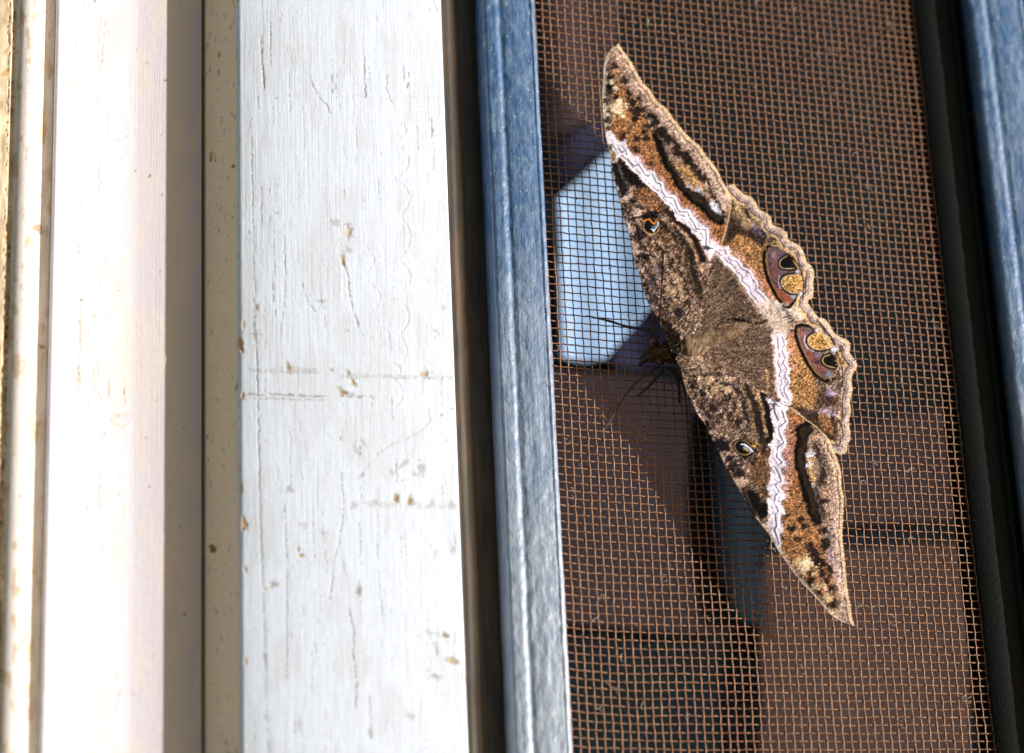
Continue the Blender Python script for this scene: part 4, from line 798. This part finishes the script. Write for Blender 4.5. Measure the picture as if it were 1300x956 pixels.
        if t == 'f':
            band(8, 15, (168, 140, 118), .5, .45); band(3.8, 9, (186, 156, 130), .85, .42); band(-3, 3.4, (202, 172, 134), .95, .22)
            band(3.1, 4.6, (92, 66, 50), .85, .2, .28)
        else:
            band(8.5, 13, (204, 172, 120), .85, .25, .25, 1.5); band(5, 8.6, (178, 158, 150), .8, .25); band(-3, 4.8, (200, 176, 146), .95, .22)
            band(7.6, 9.2, (84, 56, 44), .9, .2, .22); band(4.3, 5.6, (128, 104, 100), .7, .2, .35)
    if kind == 'H':
        p.fill([(944, 264), (948, 266), (953, 276), (950, 277)], (48, 34, 28), .9, 1.6); p.fill([(961, 290), (966, 291), (973, 299), (966, 297)], (52, 36, 36), .9, 1.6)
        p.stroke([(1015, 323), (1012, 318), (1008, 314)], 2, (90, 60, 50), .5, 1.5); p.stroke([(1037, 406), (1043, 413), (1048, 420), (1055, 428), (1060, 438)], 1.8, (44, 26, 20), .9, 1.1, exact=True)
        p.stroke([(1006, 326), (1012, 334), (1018, 346), (1020.5, 358), (1020, 370), (1019, 380)], 1.8, (66, 38, 28), .9, 1.1, exact=True)
        p.stroke([(1062, 446), (1066, 456), (1069, 466), (1070, 480)], 1.8, (88, 52, 38), .85, 1.2, exact=True); p.stroke([(1066, 500), (1067, 520), (1067, 545)], 1.6, (100, 70, 54), .75, 1.4)
    # scales: strong salt and pepper grain
    g = speck(X+.4*Y, Y, 511, 1.0); g2 = speck(X+3.3-.3*Y, Y+1.7, 512, 1.7)
    r = (g*.6+g2*.4-.5)*2
    f = 1+p.a*1.45*r; f = np.where(f < .12, .12, f)
    c = p.c*f[:, None]
    hue = (speck(X, Y, 515, 1.3)-.5)*p.a*.5
    c[:, 0] *= .98+hue*.3; c[:, 2] *= 1.09-hue*.7
    c = lin(np.clip(c, 0, 252)); L = np.maximum(c.mean(1, keepdims=True), 1e-4); return c*np.minimum((L/.30)**.48, 1.06), p.h

AX0 = np.array((845., 448.)); AX1 = np.array((1000., 398.)); AXD = (AX1-AX0)/np.linalg.norm(AX1-AX0)
def axis_dist(X, Y):
    t = np.clip(((X-AX0[0])*AXD[0]+(Y-AX0[1])*AXD[1]), 0, 155); return np.hypot(X-AX0[0]-t*AXD[0], Y-AX0[1]-t*AXD[1]), t
def height(X, Y, kind, up):
    """millimetres off the screen plane"""
    d, t = axis_dist(X, Y)
    h = 6.1 + 1.9*np.exp(-(d/70)**2)
    if kind == 'F':
        bx, by = (846, 420) if up else (868, 458)
        h = h+.55 + (.8 if up else .1)*np.clip((d-140)/200, 0, 1)
    else:
        bx, by = (865, 430)
    th = np.arctan2(Y-by, X-bx); rr = np.hypot(X-bx, Y-by)
    k = 34 if kind == 'F' else 22
    ve = np.abs(np.sin(th*k/2+.35*np.sin(rr/60)))               # furrows between the veins
    h = h + .10*(ve-.6)*np.clip((rr-25)/70, 0, 1)
    h = h + .40*(fbm(X/28, Y/28, 601, 3)-.5) + .13*(fbm(X/5, Y/5, 602, 2)-.5)
    return h
STEP = .80
moth = tag(empty('moth', tuple(P(905, 430, 0))), 'large brown patterned moth with spread wings resting head-left on the screen', 'moth')
def wing(name, poly, kind, up, label):
    lo = poly.min(0)-2; hi = poly.max(0)+2
    xs, ys, F = snapgrid(poly, np.arange(lo[0], hi[0], STEP), np.arange(lo[1], hi[1], STEP))
    cols, hh = paint_moth(xs, ys, kind)
    h = height(xs, ys, kind, up)+hh
    # edges droop slightly and end on a real, rounded rim
    de = seg_dist(xs, ys, poly[::2], True); h -= .04*np.exp(-(de/2.2)**2)
    if kind == 'F': h -= .25*np.exp(-(de/9)**2)
    V = P(xs, ys, h); F = F[:, ::-1]
    o = make_obj(name, V, F, M_wing, None, cols); s = o.modifiers.new('thickness', 'SOLIDIFY'); s.thickness = .00012; s.offset = -1
    adopt(o, moth); o['label'] = label; return o
wing('hindwing', UH, 'H', True, 'upper hindwing with scalloped cream edge and two-lobed eyespot')
wing('hindwing', LH, 'H', False, 'lower hindwing with scalloped cream edge and two-lobed eyespot')
wing('forewing', UF, 'F', True, 'upper forewing pointing up, pale patch near its tip')
wing('forewing', LF, 'F', False, 'lower forewing pointing down, broad white zigzag band')

# body: one continuous loft, head + thorax + abdomen, along the axis
ts = np.linspace(-24, 128, 70); rad_s = []; hc = []
def prof_r(t):
    pts = [(-24, .2), (-21, 5), (-14, 10.5), (-8, 12.5), (-3, 11), (3, 15), (14, 21), (30, 23), (46, 19), (60, 14.5), (80, 12), (100, 10), (116, 6), (126, 1.5), (128, .2)]
    return np.interp(t, [a for a, _ in pts], [b for _, b in pts])
def prof_c(t): return np.interp(t, [-24, -10, 0, 20, 50, 90, 128], [2.6, 3.0, 3.9, 5.2, 6.2, 6.9, 7.3])
K = 40; PX = []; PY = []; PH = []
per = np.array((-AXD[1], AXD[0]))
for t in ts:
    r_ = prof_r(t)
    rp = np.interp(t, [-24, -20, -8, 5, 30, 60, 100, 128], [.2, 1.5, 2.3, 3.0, 3.6, 2.4, 1.5, .3])
    for a in np.arange(K)*2*math.pi/K:
        c = AX0+AXD*t+per*r_*math.cos(a); PX.append(c[0]); PY.append(c[1]); PH.append(prof_c(t)+rp*math.sin(a))
PX = np.array(PX); PY = np.array(PY); PH = np.array(PH); PH = PH+.22*(fbm(PX/3, PY/3+PH, 620, 2)-.5)
pb = Paint(PX, PY, (126, 104, 82), .5)
n_ = fbm(PX/9, PY/6, 641, 4); w_ = np.clip((.5-n_)*6, 0, 1)*.7; pb.c = pb.c*(1-w_[:, None])+np.array((66, 50, 38.))*w_[:, None]
w_ = np.clip((n_-.58)*7, 0, 1)*.6; pb.c = pb.c*(1-w_[:, None])+np.array((178, 154, 126.))*w_[:, None]
pb.fill([(815, 440), (838, 420), (846, 440), (848, 475), (820, 475)], (120, 84, 58), .9, 6, .45)
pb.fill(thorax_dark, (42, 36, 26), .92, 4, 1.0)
pb.stroke([(862, 420), (868, 432), (870, 448), (868, 462)], 2, (60, 44, 30), .85, 1.6); pb.stroke([(852, 412), (860, 424), (865, 440), (866, 456)], 2, (196, 170, 128), .7, 2)
pb.fill([(872, 405), (892, 412), (898, 440), (890, 462), (874, 455)], (150, 128, 104), .45, 8, .45)
for q in ((891, 455, 3.5), (891, 462, 3), (912, 417, 5), (908, 412, 4), (897, 415, 3), (862, 396, 6)): pb.blob(*q, (64, 48, 34), .85, 3)
pb.stroke([(891, 447), (892, 463)], 3, (56, 36, 28), .9, 2)
pb.fill([(890, 400), (990, 380), (990, 425), (890, 455)], (104, 84, 70), .55, 8, .4)
g = speck(PX, PY, 511, .9)
bc = lin(np.clip(pb.c*(1+pb.a*1.5*(g-.5))[:, None], 0, 250))
nT = len(ts); i = np.arange(nT-1)[:, None]*K+np.arange(K)[None]; j = np.arange(nT-1)[:, None]*K+(np.arange(K)[None]+1) % K
F = np.stack([i, j, j+K, i+K], -1).reshape(-1, 4)
body = adopt(make_obj('body', P(PX, PY, PH), F, M_fur, None, bc), moth)

# fur: fine hairs on thorax, collar and the inner hindwings
def hairs(name, items):
    V = []; C = []; F = []
    for (x, y, h, dx, dy, L, w, lift, c) in items:
        n = math.hypot(dx, dy)+1e-6; dx /= n; dy /= n; b = len(V)
        for s_, (f, ww) in enumerate(((0, 1), (.5, .8), (1, .15))):
            cx = x+dx*L*f; cy = y+dy*L*f; hh = h+lift*f
            V.append((cx-dy*w*ww/2, cy+dx*w*ww/2, hh)); V.append((cx+dy*w*ww/2, cy-dx*w*ww/2, hh)); C += [c, c]
        F += [(b, b+1, b+3, b+2), (b+2, b+3, b+5, b+4)]
    V = np.array(V); return adopt(make_obj(name, P(V[:, 0], V[:, 1], V[:, 2]), np.array(F), M_fur, None, lin(np.array(C))), moth)
rs = np.random.RandomState(5); items = []
def body_top(x, y):
    t = (x-AX0[0])*AXD[0]+(y-AX0[1])*AXD[1]; d = abs((x-AX0[0])*per[0]+(y-AX0[1])*per[1]); r_ = prof_r(t)
    rp = np.interp(t, [-24, -20, -8, 5, 30, 60, 100, 128], [.2, 1.5, 2.3, 3.0, 3.6, 2.4, 1.5, .3])
    if d >= r_ or t < -24 or t > 128: return -1
    return prof_c(t)+rp*math.sqrt(1-(d/r_)**2)
def surf(x, y):
    a = np.array([x]); b = np.array([y]); h = -1
    for poly, k, up in SURF:
        if inside(a, b, poly)[0]: h = max(h, float(height(a, b, k, up)[0]))
    return max(h, body_top(x, y))
SURF = ((UF[::2], 'F', True), (LF[::2], 'F', False), (UH, 'H', True), (LH, 'H', False))
zone = np.array([(846, 405), (870, 405), (893, 365), (912, 338), (930, 350), (948, 370), (966, 386), (1000, 384), (1018, 394), (1004, 408), (998, 424), (983, 430), (981, 470), (975, 496), (950, 488), (925, 476), (900, 466), (872, 470), (850, 462), (842, 430)])
lo_, hi_ = zone.min(0), zone.max(0); cnt = 0
browns = [(142, 118, 94), (112, 90, 70), (172, 148, 120), (84, 66, 52), (128, 106, 84), (160, 134, 108)]; pales = [(226, 206, 180), (206, 182, 154), (190, 160, 130), (236, 218, 196)]
specks = [(210, 190, 140), (30, 24, 18), (40, 34, 24), (26, 22, 16), (60, 46, 30)]
while cnt < 1000:
    if cnt < 0: break
    x, y = lo_+rs.rand(2)*(hi_-lo_)
    if not inside(np.array([x]), np.array([y]), zone)[0]: continue
    cnt += 1; h = surf(x, y)
    if 920 < x < 976 and abs(y-(403+(x-925)*.14)) < 6: continue
    if h < 0: continue
    a = math.atan2(y-443, x-838)+rs.normal(0, .22); a = a*.75+math.atan2(AXD[1], AXD[0])*.25
    if x > 975 and 380 < y < 430: c = pales[rs.randint(4)]; L = rs.uniform(4, 8)
    elif inside(np.array([x]), np.array([y]), np.array(thorax_dark))[0]: c = specks[rs.randint(5)]; L = rs.uniform(2, 4)
    else: c = browns[rs.randint(6)]; L = rs.uniform(2.5, 5.5)
    c = tuple(np.array(c)*(.5+1.0*float(fbm(np.array([x/7]), np.array([y/9]), 77)[0])))
    items.append((x, y, h+.02, math.cos(a), math.sin(a), L, rs.uniform(.4, .75), rs.uniform(.01, .09), c))
f_ = hairs('fur', items); f_['kind'] = 'stuff'; f_['label'] = 'fine brown and cream hairs over thorax and inner wings'
items = []                                                       # collar tufts round the head, in the wing's shade
for k in range(900):
    t = rs.uniform(-20, 6); s_ = rs.uniform(-1, 1); c = AX0+AXD*t+per*prof_r(t)*s_; h = body_top(c[0], c[1])
    if h < 0: continue
    a = math.atan2(-AXD[1], -AXD[0])+s_*.9+rs.normal(0, .3)
    items.append((c[0], c[1], h, math.cos(a), math.sin(a), rs.uniform(3, 7), .8, rs.uniform(-.6, .3), [(150, 108, 74), (96, 66, 44), (180, 140, 100), (64, 44, 30)][rs.randint(4)]))
f_ = hairs('collar_fur', items); f_['kind'] = 'stuff'; f_['label'] = 'dark tufts round the head'
items = []                                                       # fringe of scales along the outer margins
for curve, k, up in ((spline(UF_out, 8), 'F', True), (spline(LF_out, 8), 'F', False), (spline(UH_out[2:], 8), 'H', True), (spline(LH_out[1:], 8), 'H', False)):
    T = np.gradient(curve, axis=0)
    for m_ in range(0, len(curve)):
        for rep in range(4):
            q = curve[m_]+T[m_]*rs.uniform(-.5, .5); nx, ny = T[m_][1], -T[m_][0]
            if nx < 0: nx, ny = -nx, -ny
            h = float(height(np.array([q[0]]), np.array([q[1]]), k, up)[0])-.45
            a = math.atan2(ny, nx)+rs.normal(0, .3)
            items.append((q[0]-nx*.2, q[1]-ny*.2, h, math.cos(a), math.sin(a), rs.uniform(1.2, 2.6), .8, -.05, [(226, 198, 150), (206, 176, 130), (236, 214, 176), (170, 138, 104)][rs.randint(4)]))
f_ = hairs('wing_fringe', items); f_['kind'] = 'stuff'; f_['label'] = 'cream fringe of scales along the outer wing edges'

# head details, legs and antennae: real tubes that reach the screen
def limb(name, pts, r0, r1, m=M_chitin, k=8, label=None):
    q = spline([(a, b, c) for a, b, c in pts], 6); r_ = np.linspace(r0, r1, len(q))/1000*(1+.12*np.sin(np.linspace(0, 30, len(q))))
    V, F = tube(P(q[:, 0], q[:, 1], q[:, 2]), r_, k); o = adopt(make_obj(name, V, F, m), moth)
    if label: o['label'] = label
    return o
limb('antenna', [(829, 427, 4.6), (823, 420, 4.8), (813, 417, 4.5), (797, 415, 3.8), (775, 408, 2.4), (758, 404, 1.4), (744, 401, .9)], .42, .14)
limb('antenna', [(846, 466, 4.6), (858, 474, 4.4), (867, 488, 3.8), (871, 512, 2.6), (873, 545, 1.4), (876, 592, .8)], .36, .13)
limb('leg', [(842, 468, 3.4), (833, 480, 2.6), (822, 492, 1.5), (809, 503, .35)], .46, .16)
limb('leg', [(836, 466, 3.2), (822, 474, 3.6), (800, 494, 2.2), (783, 520, 1.0), (768, 545, .3)], .26, .09)
limb('leg', [(856, 470, 4.0), (862, 490, 2.5), (862, 512, .35)], .55, .2)
limb('palp', [(830, 450, 3.2), (822, 454, 3.4), (816, 459, 3.0), (811, 463, 2.2)], .85, .35)
limb('palp', [(829, 444, 3.2), (821, 448, 3.4), (814, 454, 3.0)], .8, .35)
def ball(name, px, py, h, r, m):
    c = P(px, py, h); n = 16; V = []; 
    for i_ in range(n+1):
        for j_ in range(n*2):
            a = math.pi*i_/n; b = math.pi*j_/n; V.append(c+r/1000*np.array([math.sin(a)*math.cos(b), math.sin(a)*math.sin(b), math.cos(a)]))
    i = np.arange(n)[:, None]*2*n+np.arange(2*n)[None]; j = np.arange(n)[:, None]*2*n+(np.arange(2*n)[None]+1) % (2*n)
    return adopt(make_obj(name, np.array(V), np.stack([i, j, j+2*n, i+2*n], -1).reshape(-1, 4), m), moth)
ball('eye', 830, 435, 4.4, 1.05, M_eye); ball('eye', 839, 457, 4.4, 1.1, M_eye)
